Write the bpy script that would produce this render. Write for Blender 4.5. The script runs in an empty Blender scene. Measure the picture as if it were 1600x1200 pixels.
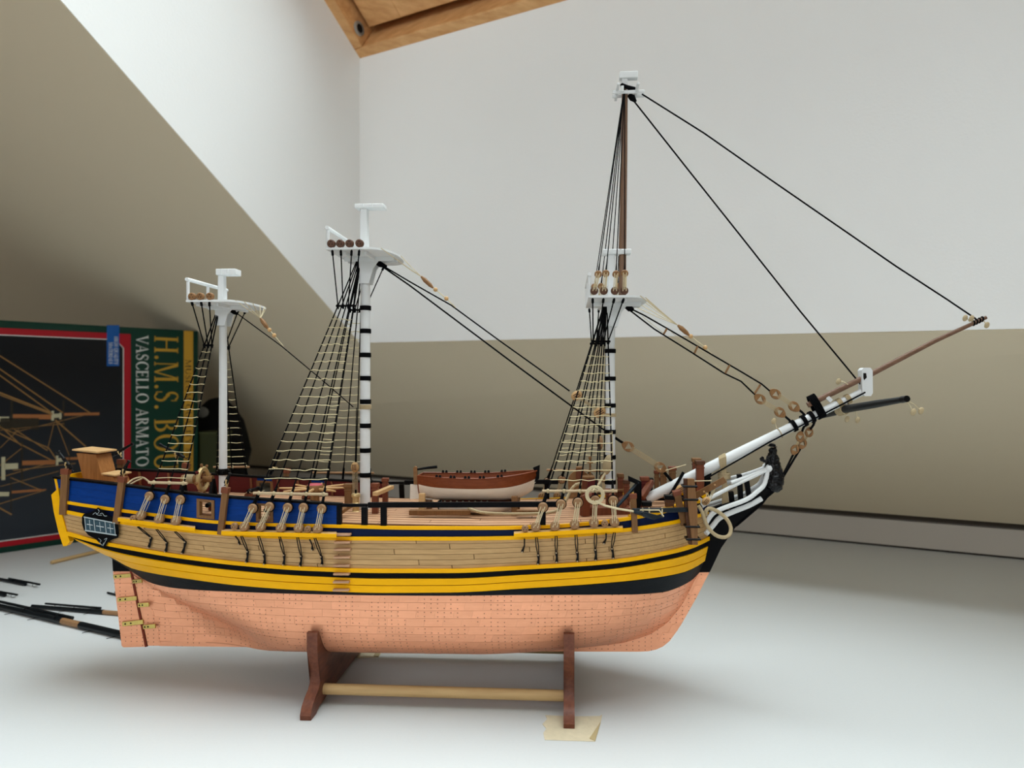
import bpy, bmesh, math, random
import numpy as np
from mathutils import Vector, Matrix
random.seed(7); np.random.seed(7)
PI = math.pi
R = math.radians
SC = bpy.context.scene
COL = SC.collection

# ---------------------------------------------------------------- camera, sky, exposure
F, H = 1180.0, 0.236                      # focal length in photo pixels, eye height over the worktop
cam_d = bpy.data.cameras.new('camera'); cam = bpy.data.objects.new('camera', cam_d); COL.objects.link(cam)
cam.location = (0, 0, H); cam.rotation_euler = (PI / 2, 0, 0)
cam_d.sensor_width = 36; cam_d.lens = F / 1600 * 36; cam_d.clip_start = 0.01; cam_d.clip_end = 100
cam_d.dof.use_dof = True; cam_d.dof.focus_distance = 0.575; cam_d.dof.aperture_fstop = 9.0
SC.camera = cam
SC.view_settings.view_transform = 'Standard'; SC.view_settings.look = 'None'
SC.view_settings.gamma = 1.0; SC.view_settings.use_curve_mapping = False
SC.view_settings.exposure = -0.08
SC.cycles.max_bounces = 10; SC.cycles.diffuse_bounces = 6; SC.cycles.glossy_bounces = 3
SC.cycles.transparent_max_bounces = 12
SC.cycles.caustics_reflective = False; SC.cycles.caustics_refractive = False
W = bpy.data.worlds.new('overcast_sky'); SC.world = W; W.use_nodes = True
wn = W.node_tree; bg = wn.nodes['Background']; bg.inputs[1].default_value = 10.0
# overcast sky: three times brighter at the zenith than at the horizon, dull ground below
wt = wn.nodes.new('ShaderNodeTexCoord'); wx = wn.nodes.new('ShaderNodeSeparateXYZ'); wr = wn.nodes.new('ShaderNodeValToRGB')
wm = wn.nodes.new('ShaderNodeMapRange'); wm.inputs[1].default_value = -1; wm.inputs[2].default_value = 1
wr.color_ramp.elements[0].position = 0.0; wr.color_ramp.elements[0].color = (.16, .16, .15, 1)
wr.color_ramp.elements[1].position = 1.0; wr.color_ramp.elements[1].color = (.90, .95, 1.0, 1)
for p_, c_ in ((.49, (.16, .16, .15, 1)), (.51, (.31, .33, .35, 1))):
    el = wr.color_ramp.elements.new(p_); el.color = c_
wn.links.new(wt.outputs['Generated'], wx.inputs[0]); wn.links.new(wx.outputs['Z'], wm.inputs[0]); wn.links.new(wm.outputs[0], wr.inputs[0]); wn.links.new(wr.outputs[0], bg.inputs[0])

# room frame: u runs along the eaves wall (to the right, towards the viewer), n runs away from the viewer
PHI = R(30)
UH = Vector((math.cos(PHI), -math.sin(PHI), 0)); NH = Vector((math.sin(PHI), math.cos(PHI), 0))
def RM(u, n, z): return UH * u + NH * n + Vector((0, 0, z))
def ray(px, py): return Vector(((px - 800) / F, 1.0, (600 - py) / F))
def TB(px, py, z=0.0):                    # a point lying on the worktop (or a little above it)
    d = ray(px, py); Y = (z - H) / d.z
    return Vector((d.x * Y, Y, z))
N0 = 0.5 * (TB(1600, 880).dot(NH) + TB(1170, 830).dot(NH))     # knee wall
TANP = 0.725; Z1 = 0.046
def slope_z(n): return Z1 + (N0 - n) * TANP
def on_slope(px, py):
    d = ray(px, py); k = d.dot(NH)
    Y = (Z1 + N0 * TANP - H) / (d.z + k * TANP)
    return Vector((d.x * Y, Y, H + d.z * Y))
C0 = on_slope(562, 537)
N1 = C0.dot(NH); U1 = C0.dot(UH); U2 = 0.33; N2 = -0.72
yw = C0.y; ZF = H + (600 - 92) / F * yw                        # foot of the roof window frame
LIFT = ZF - C0.z

# portal: the skylight itself lets the sky in
pl = bpy.data.lights.new('skylight_portal', 'AREA'); po = bpy.data.objects.new('skylight_portal', pl); COL.objects.link(po)
pl.shape = 'RECTANGLE'; pl.size = U2 - U1; pl.size_y = (N1 - N2) * math.sqrt(1 + TANP ** 2); pl.cycles.is_portal = True
nm = (N1 + N2) / 2; zm = slope_z(nm) + LIFT + 0.02
po.location = RM((U1 + U2) / 2, nm, zm)
zax = (NH * TANP + Vector((0, 0, 1))).normalized(); xax = UH.normalized(); yax = zax.cross(xax)
po.rotation_euler = Matrix((xax, yax, zax)).transposed().to_euler()

# and the same for the unseen window added behind the viewer for frontal light
NB = -2.1; WU1, WU2, WZ1, WZ2 = -1.0, 1.75, .72, 1.58
pl2 = bpy.data.lights.new('window_fill_portal', 'AREA'); po2 = bpy.data.objects.new('window_fill_portal', pl2); COL.objects.link(po2)
pl2.shape = 'RECTANGLE'; pl2.size = WU2 - WU1; pl2.size_y = WZ2 - WZ1; pl2.cycles.is_portal = True
po2.location = RM((WU1 + WU2) / 2, NB - .06, (WZ1 + WZ2) / 2)
po2.rotation_euler = Matrix((UH, Vector((0, 0, 1)), -NH)).transposed().to_euler()
# ---------------------------------------------------------------- materials
def lin(c):
    c = c.lstrip('#'); v = [int(c[i:i + 2], 16) / 255 for i in (0, 2, 4)]
    return tuple(x / 12.92 if x <= 0.04045 else ((x + 0.055) / 1.055) ** 2.4 for x in v) + (1,)
def mat(name, col, rough=0.5, metal=0.0, noise=0.0, scale=(60, 60, 60), col2=None, bump=0.0, bscale=None, vary=0.0, spec=0.25, emit=None):
    m = bpy.data.materials.new(name); m.use_nodes = True; nt = m.node_tree; b = nt.nodes['Principled BSDF']
    c = lin(col)
    b.inputs['Base Color'].default_value = c; b.inputs['Roughness'].default_value = rough
    b.inputs['Metallic'].default_value = metal; b.inputs['Specular IOR Level'].default_value = spec
    L = nt.links.new
    out = None
    if noise > 0 or bump > 0:
        tc = nt.nodes.new('ShaderNodeTexCoord'); mp = nt.nodes.new('ShaderNodeMapping'); mp.inputs['Scale'].default_value = scale
        L(tc.outputs['Object'], mp.inputs[0])
        if vary:
            oi = nt.nodes.new('ShaderNodeObjectInfo'); L(oi.outputs['Random'], mp.inputs['Location'])
        nz = nt.nodes.new('ShaderNodeTexNoise'); nz.inputs['Scale'].default_value = 1.0; nz.inputs['Detail'].default_value = 4
        nz.inputs['Roughness'].default_value = 0.6
        L(mp.outputs[0], nz.inputs['Vector'])
    if noise > 0:
        rp = nt.nodes.new('ShaderNodeValToRGB'); rp.color_ramp.elements[0].position = 0.35; rp.color_ramp.elements[1].position = 0.68
        c2 = lin(col2) if col2 else tuple(x * 0.6 for x in c[:3]) + (1,)
        rp.color_ramp.elements[0].color = tuple(c[i] * (1 - noise) + c2[i] * noise for i in range(3)) + (1,)
        rp.color_ramp.elements[1].color = c
        L(nz.outputs['Fac'], rp.inputs[0]); out = rp.outputs[0]
    if vary > 0:
        oi2 = nt.nodes.new('ShaderNodeObjectInfo'); mr = nt.nodes.new('ShaderNodeMapRange')
        mr.inputs[3].default_value = 1 - vary; mr.inputs[4].default_value = 1 + vary
        L(oi2.outputs['Random'], mr.inputs[0])
        hs = nt.nodes.new('ShaderNodeHueSaturation'); L(mr.outputs[0], hs.inputs['Value'])
        if out: L(out, hs.inputs['Color'])
        else: hs.inputs['Color'].default_value = c
        out = hs.outputs[0]
    if out: L(out, b.inputs['Base Color'])
    if bump > 0:
        n2 = nt.nodes.new('ShaderNodeTexNoise'); n2.inputs['Scale'].default_value = 1.0; n2.inputs['Detail'].default_value = 3
        mp2 = nt.nodes.new('ShaderNodeMapping'); mp2.inputs['Scale'].default_value = bscale or scale
        L(tc.outputs['Object'], mp2.inputs[0]); L(mp2.outputs[0], n2.inputs['Vector'])
        bp = nt.nodes.new('ShaderNodeBump'); bp.inputs['Strength'].default_value = bump; bp.inputs['Distance'].default_value = 0.0006
        L(n2.outputs['Fac'], bp.inputs['Height']); L(bp.outputs[0], b.inputs['Normal'])
    if emit:
        b.inputs['Emission Color'].default_value = lin(emit[0]); b.inputs['Emission Strength'].default_value = emit[1]
    return m
GX = (70, 900, 900)                        # grain running fore and aft
GZ = (700, 700, 50)                        # upright grain
M = {}
M['wall'] = mat('wall_paint', '#F0F0EE', 0.85, bump=0.25, bscale=(330, 330, 330))
M['slope'] = mat('slope_paint', '#DACDB3', 0.9, bump=0.2, bscale=(250, 250, 250))
M['table'] = mat('worktop_laminate', '#CDCFCF', 0.42, noise=0.05, scale=(500, 500, 500), bump=0.06, bscale=(900, 900, 900))
M['floorwood'] = mat('floor_boards', '#A9855C', 0.5, noise=0.5, scale=(2, 20, 20))
M['pine'] = mat('lacquered_pine', '#E0B07A', 0.38, noise=0.6, col2='#B98048', scale=(5, 110, 110))
M['dark'] = mat('dark_gap', '#15130f', 0.9)
M['gasket'] = mat('rubber_gasket', '#1c1b22', 0.7)
M['steel'] = mat('grey_grommet', '#A6A9A6', 0.35, 0.6)
M['yellow'] = mat('yellow_paint', '#F0B000', 0.45, noise=0.15, col2='#C08400', spec=.15, scale=(60, 300, 300), bump=0.12, bscale=(80, 900, 900))
M['blue'] = mat('blue_paint', '#02357F', 0.55, noise=0.35, col2='#022356', spec=.12, scale=(60, 700, 700), bump=0.15, bscale=(60, 900, 900))
M['navy'] = mat('navy_paint', '#04143A', 0.55, spec=.12, noise=0.3, scale=(60, 600, 600))
M['black'] = mat('black_paint', '#040406', 0.45, spec=.08, bump=0.2, bscale=(70, 900, 900))
M['blackgrey'] = mat('worn_black_paint', '#12161a', 0.5, spec=.1, noise=0.5, col2='#0a0c0e', scale=(60, 700, 700), bump=0.25, bscale=(70, 900, 900))
M['plank'] = mat('hull_planking', '#C09C6C', 0.55, noise=0.45, col2='#96744A', scale=GX, bump=0.15, vary=0.07)
M['deck'] = mat('deck_planking', '#C79B78', 0.5, noise=0.55, col2='#9C7050', scale=GX, vary=0.09)
M['postwood'] = mat('post_walnut', '#805A36', 0.5, noise=0.5, col2='#573818', scale=GZ)
M['postred'] = mat('post_mahogany', '#7A4128', 0.45, noise=0.5, col2='#4e2716', scale=GZ)
M['cabin'] = mat('cabinet_mahogany', '#A8703C', 0.5, noise=0.6, col2='#7d4d24', scale=GZ)
M['light'] = mat('light_wood', '#C8A06E', 0.5, noise=0.4, scale=GX)
M['deadeye'] = mat('deadeye_walnut', '#94704E', 0.5, noise=0.4, scale=(500, 500, 500))
M['deaddark'] = mat('dark_deadeye', '#54331F', 0.45, noise=0.4, scale=(500, 500, 500))
M['heart'] = mat('heart_wood', '#8E6740', 0.5, noise=0.5, col2='#5f3d1c', scale=(400, 400, 400))
M['hole'] = mat('dark_hole', '#140f0b', 0.9)
M['rope'] = mat('cream_rope', '#B8A582', 0.85, noise=0.5, scale=(2500, 2500, 2500), bump=0.5)
M['thread'] = mat('cream_thread', '#C9BA98', 0.8)
M['ratthread'] = mat('ratline_thread', '#C9BC94', 0.8)
M['tar'] = mat('tarred_rope', '#050507', 0.8, spec=.08, bump=0.4, bscale=(2500, 2500, 2500))
M['iron'] = mat('blackened_iron', '#09090a', 0.38, 0.5)
M['brassbolt'] = mat('bolt_head', '#B8A58A', 0.35, 0.8)
M['brass'] = mat('brass_strap', '#CDB568', 0.3, 0.75, noise=0.3, scale=(600, 600, 600))
M['white'] = mat('white_paint', '#D9DBDB', 0.4, bump=0.15, bscale=(300, 300, 300))
M['topmast'] = mat('topmast_walnut', '#7C5F4A', 0.42, noise=0.5, col2='#54392a', scale=GZ)
M['jib'] = mat('boom_walnut', '#7A5B48', 0.4, noise=0.5, col2='#54392a', scale=GX)
M['spar'] = mat('ebony_spar', '#0c1114', 0.4); M['pole'] = mat('sheer_pole_wood', '#B39C7C', .6); M['step'] = mat('step_wood', '#B98F70', .5, noise=.3, scale=GX); M['seam'] = mat('plank_seam', '#5d4526', .8)
M['redin'] = mat('red_paint', '#581310', 0.5, noise=0.3, scale=GX)
M['ribwood'] = mat('rib_wood', '#7B4A2E', 0.5, noise=0.4, scale=GZ)
M['stand'] = mat('stand_mahogany', '#74432F', 0.42, noise=0.6, col2='#472318', scale=(300, 70, 400), bump=0.1)
M['dowel'] = mat('dowel_wood', '#C0A070', 0.5, noise=0.4, col2='#97764a', scale=(30, 500, 500))
M['tape'] = mat('masking_tape', '#D8CBAE', 0.6, noise=0.25, scale=(160, 160, 160), bump=0.3, bscale=(300, 300, 300))
M['tapefold'] = mat('folded_tape', '#B3A078', 0.6)
M['boatred'] = mat('boat_mahogany', '#7E4021', 0.38, noise=0.5, col2='#5a2711', scale=GX)
M['boatwhite'] = mat('boat_white', '#E4DACB', 0.5, noise=0.25, col2='#c9bba8', scale=(120, 500, 500))
M['pane'] = mat('painted_pane', '#3D5561', 0.25, noise=0.4, col2='#22323c', scale=(500, 500, 500))
M['cabletar'] = mat('anchor_steel', '#2a3138', 0.35, 0.6)
M['pink'] = mat('capstan_cloth', '#B6505A', 0.6)
M['gold'] = mat('gunmount_brass', '#C9AE7C', 0.35, 0.5)
def copper():
    m = mat('copper_plate', '#F6AE88', 0.40, 0.5, noise=0.25, col2='#D8906C', scale=(90, 300, 300), vary=0.045)
    nt = m.node_tree; L = nt.links.new; b = nt.nodes['Principled BSDF']; src = b.inputs['Base Color'].links[0].from_socket
    tc = nt.nodes.new('ShaderNodeTexCoord'); sx = nt.nodes.new('ShaderNodeSeparateXYZ'); L(tc.outputs['Object'], sx.inputs[0])
    def mth(op, a, bb=None):
        n = nt.nodes.new('ShaderNodeMath'); n.operation = op
        for i, q in enumerate((a, bb)):
            if q is None: continue
            if isinstance(q, (int, float)): n.inputs[i].default_value = q
            else: L(q, n.inputs[i])
        return n.outputs[0]
    def cell(s, f): return mth('ABSOLUTE', mth('SUBTRACT', mth('FRACT', mth('MULTIPLY', s, f)), 0.5))
    dx = mth('MULTIPLY', cell(sx.outputs['X'], 210), 1 / 210); dz = mth('MULTIPLY', cell(sx.outputs['Z'], 320), 1 / 320)
    d = mth('SQRT', mth('ADD', mth('MULTIPLY', dx, dx), mth('MULTIPLY', dz, dz)))
    dot = mth('LESS_THAN', d, 0.00040)
    nz = nt.nodes.new('ShaderNodeTexNoise'); nz.inputs['Scale'].default_value = 90; L(tc.outputs['Object'], nz.inputs['Vector'])
    keep = mth('GREATER_THAN', nz.outputs['Fac'], 0.47)
    fac = mth('MULTIPLY', mth('MULTIPLY', dot, keep), 0.8)
    mx = nt.nodes.new('ShaderNodeMix'); mx.data_type = 'RGBA'; L(fac, mx.inputs[0]); L(src, mx.inputs[6]); mx.inputs[7].default_value = lin('#6b3722')
    L(mx.outputs[2], b.inputs['Base Color'])
    return m
M['copper'] = copper()
M['ruddergap'] = mat('rudder_gap', '#6e2a16', .7); M['figblack'] = mat('gloss_black', '#040406', .3, spec=.22)
M['coppergap'] = mat('copper_seam', '#CF8A66', 0.5, 0.3)

# ---------------------------------------------------------------- mesh builder
class MB:
    def __init__(s): s.v = []; s.f = []; s.m = []
    def add(s, vs, fs, mi=0):
        o = len(s.v); s.v += [Vector(p) for p in vs]; s.f += [tuple(i + o for i in f) for f in fs]; s.m += [mi] * len(fs); return s
    def hexa(s, a, b, mi=0):               # two rings of four points
        return s.add(list(a) + list(b), [(0, 3, 2, 1), (4, 5, 6, 7), (0, 1, 5, 4), (1, 2, 6, 5), (2, 3, 7, 6), (3, 0, 4, 7)], mi)
    def box(s, c, sx, sy, sz, mi=0, rot=None):
        q = [Vector((x, y, z)) for z in (-sz / 2, sz / 2) for x, y in ((-sx / 2, -sy / 2), (sx / 2, -sy / 2), (sx / 2, sy / 2), (-sx / 2, sy / 2))]
        if rot is not None: q = [rot @ p for p in q]
        q = [p + Vector(c) for p in q]
        return s.hexa(q[:4], q[4:], mi)
    def bar(s, p0, p1, w, h, up=(0, 0, 1), mi=0, taper=1.0):
        p0, p1 = Vector(p0), Vector(p1); d = (p1 - p0).normalized(); a = d.cross(Vector(up))
        if a.length < 1e-6: a = d.cross(Vector((1, 0, 0)))
        a.normalize(); b = a.cross(d).normalized()
        r = lambda p, k: [p + a * w * k * i / 2 + b * h * k * j / 2 for i, j in ((-1, -1), (1, -1), (1, 1), (-1, 1))]
        return s.hexa(r(p0, 1), r(p1, taper), mi)
    def prism(s, poly, off, mi=0, mside=None):
        n = len(poly); off = Vector(off); a = [Vector(p) for p in poly]; b = [p + off for p in a]
        s.add(a + b, [tuple(range(n))[::-1], tuple(range(n, 2 * n))], mi)
        s.add(a + b, [(i, (i + 1) % n, n + (i + 1) % n, n + i) for i in range(n)], mi if mside is None else mside)
        return s
    def tube(s, pts, r, n=6, closed=False, mi=0, cap=True):
        pts = [Vector(p) for p in pts]; k = len(pts)
        rs = list(r) if hasattr(r, '__len__') else [r] * k
        ref = None; rings = []
        for i, p in enumerate(pts):
            if closed: t = pts[(i + 1) % k] - pts[i - 1]
            else: t = pts[min(i + 1, k - 1)] - pts[max(i - 1, 0)]
            if t.length < 1e-9: t = Vector((0, 0, 1))
            t.normalize()
            if ref is None:
                ref = t.cross(Vector((0.31, 0.95, 0.1)))
                if ref.length < 1e-4: ref = t.cross(Vector((1, 0, 0)))
            a = (ref - t * ref.dot(t))
            if a.length < 1e-6: a = t.cross(Vector((1, 0.2, 0)))
            a.normalize(); ref = a; b = t.cross(a)
            rings.append([p + (a * math.cos(2 * PI * j / n) + b * math.sin(2 * PI * j / n)) * rs[i] for j in range(n)])
        vs = [q for g in rings for q in g]
        fs = [(i * n + j, i * n + (j + 1) % n, (i + 1) * n + (j + 1) % n, (i + 1) * n + j) for i in range(k - 1) for j in range(n)]
        if closed: fs += [((k - 1) * n + j, (k - 1) * n + (j + 1) % n, (j + 1) % n, j) for j in range(n)]
        elif cap: fs += [tuple(range(n))[::-1], tuple(range((k - 1) * n, k * n))]
        return s.add(vs, fs, mi)
    def lathe(s, o, axis, prof, n=16, mi=0):
        o = Vector(o); ax = Vector(axis).normalized(); a = ax.orthogonal().normalized(); b = ax.cross(a)
        vs = [o + ax * h + (a * math.cos(2 * PI * j / n) + b * math.sin(2 * PI * j / n)) * r for r, h in prof for j in range(n)]
        k = len(prof)
        fs = [(i * n + j, i * n + (j + 1) % n, (i + 1) * n + (j + 1) % n, (i + 1) * n + j) for i in range(k - 1) for j in range(n)]
        fs += [tuple(range(n))[::-1], tuple(range((k - 1) * n, k * n))]
        return s.add(vs, fs, mi)
    def ball(s, c, rx, ry=None, rz=None, nu=10, nv=6, mi=0, rot=None):
        ry = ry or rx; rz = rz or rx; c = Vector(c); vs = []
        for i in range(1, nv):
            for j in range(nu):
                th = PI * i / nv; ph = 2 * PI * j / nu
                vs.append(Vector((rx * math.sin(th) * math.cos(ph), ry * math.sin(th) * math.sin(ph), rz * math.cos(th))))
        vs += [Vector((0, 0, rz)), Vector((0, 0, -rz))]
        if rot is not None: vs = [rot @ v for v in vs]
        vs = [v + c for v in vs]; t = len(vs) - 2
        fs = [(i * nu + j, (i + 1) * nu + j, (i + 1) * nu + (j + 1) % nu, i * nu + (j + 1) % nu) for i in range(nv - 2) for j in range(nu)]
        fs += [(t, j, (j + 1) % nu) for j in range(nu)] + [(t + 1, (nv - 2) * nu + (j + 1) % nu, (nv - 2) * nu + j) for j in range(nu)]
        return s.add(vs, fs, mi)
    def mir(s):
        o = MB(); o.v = [Vector((p.x, -p.y, p.z)) for p in s.v]; o.f = [f[::-1] for f in s.f]; o.m = list(s.m); return o
def setp(o, label=None, cat=None, group=None, kind=None):
    if label: o['label'] = label
    if cat: o['category'] = cat
    if group: o['group'] = group
    if kind: o['kind'] = kind
    return o
SHIP = None; ZB = 0.0255
def obj(name, mb, mats, parent=None, smooth=40, label=None, kind=None, bevel=0):
    me = bpy.data.meshes.new(name); me.from_pydata([tuple(p) for p in mb.v], [], mb.f)
    if not isinstance(mats, (list, tuple)): mats = [mats]
    for m in mats: me.materials.append(m)
    me.polygons.foreach_set('material_index', mb.m); me.update()
    bm = bmesh.new(); bm.from_mesh(me); bmesh.ops.recalc_face_normals(bm, faces=bm.faces); bm.to_mesh(me); bm.free()
    if smooth:
        me.polygons.foreach_set('use_smooth', [True] * len(me.polygons)); me.set_sharp_from_angle(angle=R(smooth))
    o = bpy.data.objects.new(name, me); COL.objects.link(o)
    if parent is not None:
        o.parent = parent
        if parent is SHIP: o.location = (0, 0, -ZB)
    if bevel:
        md = o.modifiers.new('bevel', 'BEVEL'); md.width = bevel; md.segments = 2; md.limit_method = 'ANGLE'
    return setp(o, label, None, None, kind)
def empty(name, loc, label, cat, rz=0.0, group=None):
    o = bpy.data.objects.new(name, None); COL.objects.link(o); o.location = loc; o.rotation_euler = (0, 0, rz); o.empty_display_size = 0.02
    return setp(o, label, cat, group)
def grp(name, parent):                     # a part without a body of its own is never needed: kept for sub-assemblies
    o = bpy.data.objects.new(name, None); COL.objects.link(o); o.parent = parent
    if parent is SHIP: o.location = (0, 0, -ZB)
    return o

# ---------------------------------------------------------------- the room
def quadslab(mb, pts, off):               # flat polygon with thickness
    mb.prism(pts, off); return mb
UL, UR, NB, NT = -3.0, 1.9, -2.1, -1.0
OUT = (NH * TANP + Vector((0, 0, 1))).normalized() * 0.03
S_ = lambda u, n, dz=0: RM(u, n, slope_z(n) + dz)
# the plasterer's edge under the window is a touch lower on the right
tilt = -0.012
mb = MB()
quadslab(mb, [S_(UL, N0 - .003), S_(UR, N0 - .003), RM(U2, N1, slope_z(N1) + tilt), S_(U1, N1), S_(UL, N1)], OUT)
quadslab(mb, [S_(UL, N1), S_(U1, N1), S_(U1, N2), S_(UL, N2)], OUT)
quadslab(mb, [S_(U2, N1), S_(UR, N0 - .003), S_(UR, N2), S_(U2, N2)], OUT)
quadslab(mb, [S_(UL, N2), S_(UR, N2), S_(UR, NT), S_(UL, NT)], OUT)
zt = slope_z(NT)
quadslab(mb, [RM(UL, NT, zt), RM(UR, NT, zt), RM(UR, NB, zt), RM(UL, NB, zt)], (0, 0, .03))
setp(obj('ceiling', mb, M['slope'], smooth=0), 'sloped cream attic ceiling coming down behind the ship', kind='structure')
# the four white faces of the skylight shaft
mb = MB(); t = 0.02
zb_r = slope_z(N1) + tilt
e3 = -NH * .001; quadslab(mb, [RM(U1, N1, C0.z + .0012) + e3, RM(U2, N1, zb_r + .0012) + e3, RM(U2, N1, ZF) + e3, RM(U1, N1, ZF) + e3], NH * t)
setp(obj('wall_back', mb, M['wall'], smooth=0), 'white upright panel under the skylight', kind='structure')
mb = MB(); e1 = UH * .001; eu = Vector((0, 0, .0012)); quadslab(mb, [S_(U1, N1) + e1 + eu, S_(U1, N2) + e1 + eu, S_(U1, N2, LIFT) + e1, S_(U1, N1, LIFT) + e1], -UH * t)
setp(obj('wall_left', mb, M['wall'], smooth=0), 'white triangular cheek left of the skylight panel', kind='structure')
mb = MB(); quadslab(mb, [S_(U2, N1) - e1 + eu, S_(U2, N2) - e1 + eu, S_(U2, N2, LIFT) - e1, S_(U2, N1, LIFT) - e1], UH * t)
setp(obj('wall_right', mb, M['wall'], smooth=0), 'white cheek on the other side of the skylight', kind='structure')
mb = MB(); e2 = NH * .001; quadslab(mb, [S_(U1, N2) + e2, S_(U2, N2) + e2, S_(U2, N2, LIFT) + e2, S_(U1, N2, LIFT) + e2], -NH * t)
setp(obj('wall_front', mb, M['wall'], smooth=0), 'white upper face of the skylight shaft', kind='structure')
# the room itself, beyond what the photograph shows
ZFL = -0.74
mb = MB(); quadslab(mb, [RM(UL, NB, ZFL), RM(UR, NB, ZFL), RM(UR, N0 + .05, ZFL), RM(UL, N0 + .05, ZFL)], (0, 0, -.03))
setp(obj('floor', mb, M['floorwood'], smooth=0), kind='structure')
for nm_, pts, off in (('wall_west', [RM(UL, NB, ZFL), RM(UL, N0 + .05, ZFL), RM(UL, N0 + .05, zt), RM(UL, NB, zt)], -UH * t),
                      ('wall_east', [RM(UR, NB, ZFL), RM(UR, N0 + .05, ZFL), RM(UR, N0 + .05, zt), RM(UR, NB, zt)], UH * t),
                      ):
    mb = MB(); quadslab(mb, pts, off); setp(obj(nm_, mb, M['wall'] if nm_ == 'wall_east' else mat('bounce_dimming_brown', '#6B5540', .7), smooth=0), kind='structure')  # west wall out of view; dark brown chosen to cut bounce on the left
mb = MB()                                  # rear wall, left open for the added fill-light window
for a_, b_, c_, d_ in ((UL, WU1, ZFL, zt), (WU2, UR, ZFL, zt), (WU1, WU2, ZFL, WZ1), (WU1, WU2, WZ2, zt)):
    quadslab(mb, [RM(a_, NB, c_), RM(b_, NB, c_), RM(b_, NB, d_), RM(a_, NB, d_)], -NH * t)
setp(obj('wall_south', mb, M['wall'], smooth=0), kind='structure')
mb = MB(); ff = .06  # frame of the added window, put in to brighten the hull's near side
for a_, b_, c_, d_ in ((WU1, WU1 + ff, WZ1, WZ2), (WU2 - ff, WU2, WZ1, WZ2), (WU1 + ff, WU2 - ff, WZ1, WZ1 + ff), (WU1 + ff, WU2 - ff, WZ2 - ff, WZ2), ((WU1 + WU2) / 2 - .04, (WU1 + WU2) / 2 + .04, WZ1 + ff, WZ2 - ff)):
    quadslab(mb, [RM(a_, NB, c_), RM(b_, NB, c_), RM(b_, NB, d_), RM(a_, NB, d_)], -NH * .05)
setp(obj('window_fill', mb, M['wall'], smooth=0), kind='structure')
# knee wall strip behind the worktop, gaps above and below it
mb = MB(); zk = Z1 - 0.0065
quadslab(mb, [RM(UL, N0, 0.0032), RM(UR, N0, 0.0032), RM(UR, N0, zk), RM(UL, N0, zk)], NH * .02)
setp(obj('trim_1', mb, mat('trim_paint', '#B5AEA4', .8), smooth=0), 'low white strip between worktop and sloped ceiling', kind='structure')
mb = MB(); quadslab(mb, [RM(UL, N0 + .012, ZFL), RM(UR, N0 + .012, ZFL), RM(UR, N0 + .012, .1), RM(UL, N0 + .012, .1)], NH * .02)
setp(obj('wall_north', mb, mat('recess_shade_brown', '#4a4238', .9), smooth=0), kind='structure')  # shadow in the gaps is put into this wall's dark brown colour
# worktop
mb = MB(); quadslab(mb, [RM(UL + .01, -.08, 0), RM(UR - .01, -.08, 0), RM(UR - .01, N0 + .004, 0), RM(UL + .01, N0 + .004, 0)], (0, 0, -.03))
desk = empty('worktop', RM(-.5, .5, -.03), 'long white worktop built under the eaves, carrying the ship', 'worktop')
o = obj('top_board', mb, M['table'], desk, smooth=0); o.location = -desk.location
for u in (-2.9, -1.3, .3, 1.8):
    o = obj('leg', MB().box(RM(u, .5, -.385), .04, .04, .71), M['wall'], desk, smooth=0); o.location = -desk.location

# the roof window
win = empty('window_1', RM((U1 + U2) / 2, N1, ZF), 'pine roof window over the white shaft', 'window'); setp(win, kind='structure'); del win['category']
wl = win.location.copy()
def wobj(name, mb, m, parent=win, **k):
    o = obj(name, mb, m, parent, **k)
    if parent is win: o.location = -wl
    return o
up = (NH * TANP + Vector((0, 0, 1))).normalized(); dn = (NH - Vector((0, 0, TANP))).normalized()   # out of the roof / down the roof
def FP(u, d, h): return RM(u, N1, ZF) - dn * d + up * h          # u along, d up the slope, h outwards
LEN = (N1 - N2) * math.sqrt(1 + TANP ** 2)
fw, fh = 0.045, 0.085
def fboard(u0, u1, d0, d1, h0, h1):
    a = [FP(u0, d0, h0), FP(u1, d0, h0), FP(u1, d1, h0), FP(u0, d1, h0)]; b = [FP(u0, d0, h1), FP(u1, d0, h1), FP(u1, d1, h1), FP(u0, d1, h1)]
    return MB().hexa(a, b)
e = 0.012
wobj('frame_rail', fboard(U1 - e, U2 + e, -e, fw * .35, 0, fh), M['pine'], bevel=.002)
wobj('frame_rail', fboard(U1 - e, U2 + e, LEN - fw * .35, LEN + e, 0, fh), M['pine'], bevel=.002)
fl = wobj('frame_stile', fboard(U1 - e, U1 + fw * .35, fw * .35, LEN - fw * .35, 0, fh), M['pine'], bevel=.002)
wobj('frame_stile', fboard(U2 - fw * .35, U2 + e, fw * .35, LEN - fw * .35, 0, fh), M['pine'], bevel=.002)
g0 = fw * .35 + .008
wobj('seal', fboard(U1, U2, .002, g0 + .02, fh - .012, fh), M['gasket'])
wobj('seal', fboard(U1, U1 + g0, .002, LEN, fh - .012, fh), M['gasket'])
sw = .075
wobj('sash_rail', fboard(U1 + g0, U2 - g0, g0 + .004, g0 + .004 + sw, .029, fh + .01), M['pine'], bevel=.0015)
wobj('sash_rail', fboard(U1 + g0, U2 - g0, LEN - g0 - sw, LEN - g0, .035, fh + .01), M['pine'], bevel=.0015)
wobj('sash_stile', fboard(U1 + g0, U1 + g0 + sw * .8, g0 + .0042, LEN - g0, .028, fh + .01), M['pine'], bevel=.0015)
wobj('sash_stile', fboard(U2 - g0 - sw * .8, U2 - g0, g0 + .0122, LEN - g0, .034, fh + .01), M['pine'], bevel=.0015)
gm = bpy.data.materials.new('window_glass'); gm.use_nodes = True; nt = gm.node_tree; nt.nodes.clear()
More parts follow.
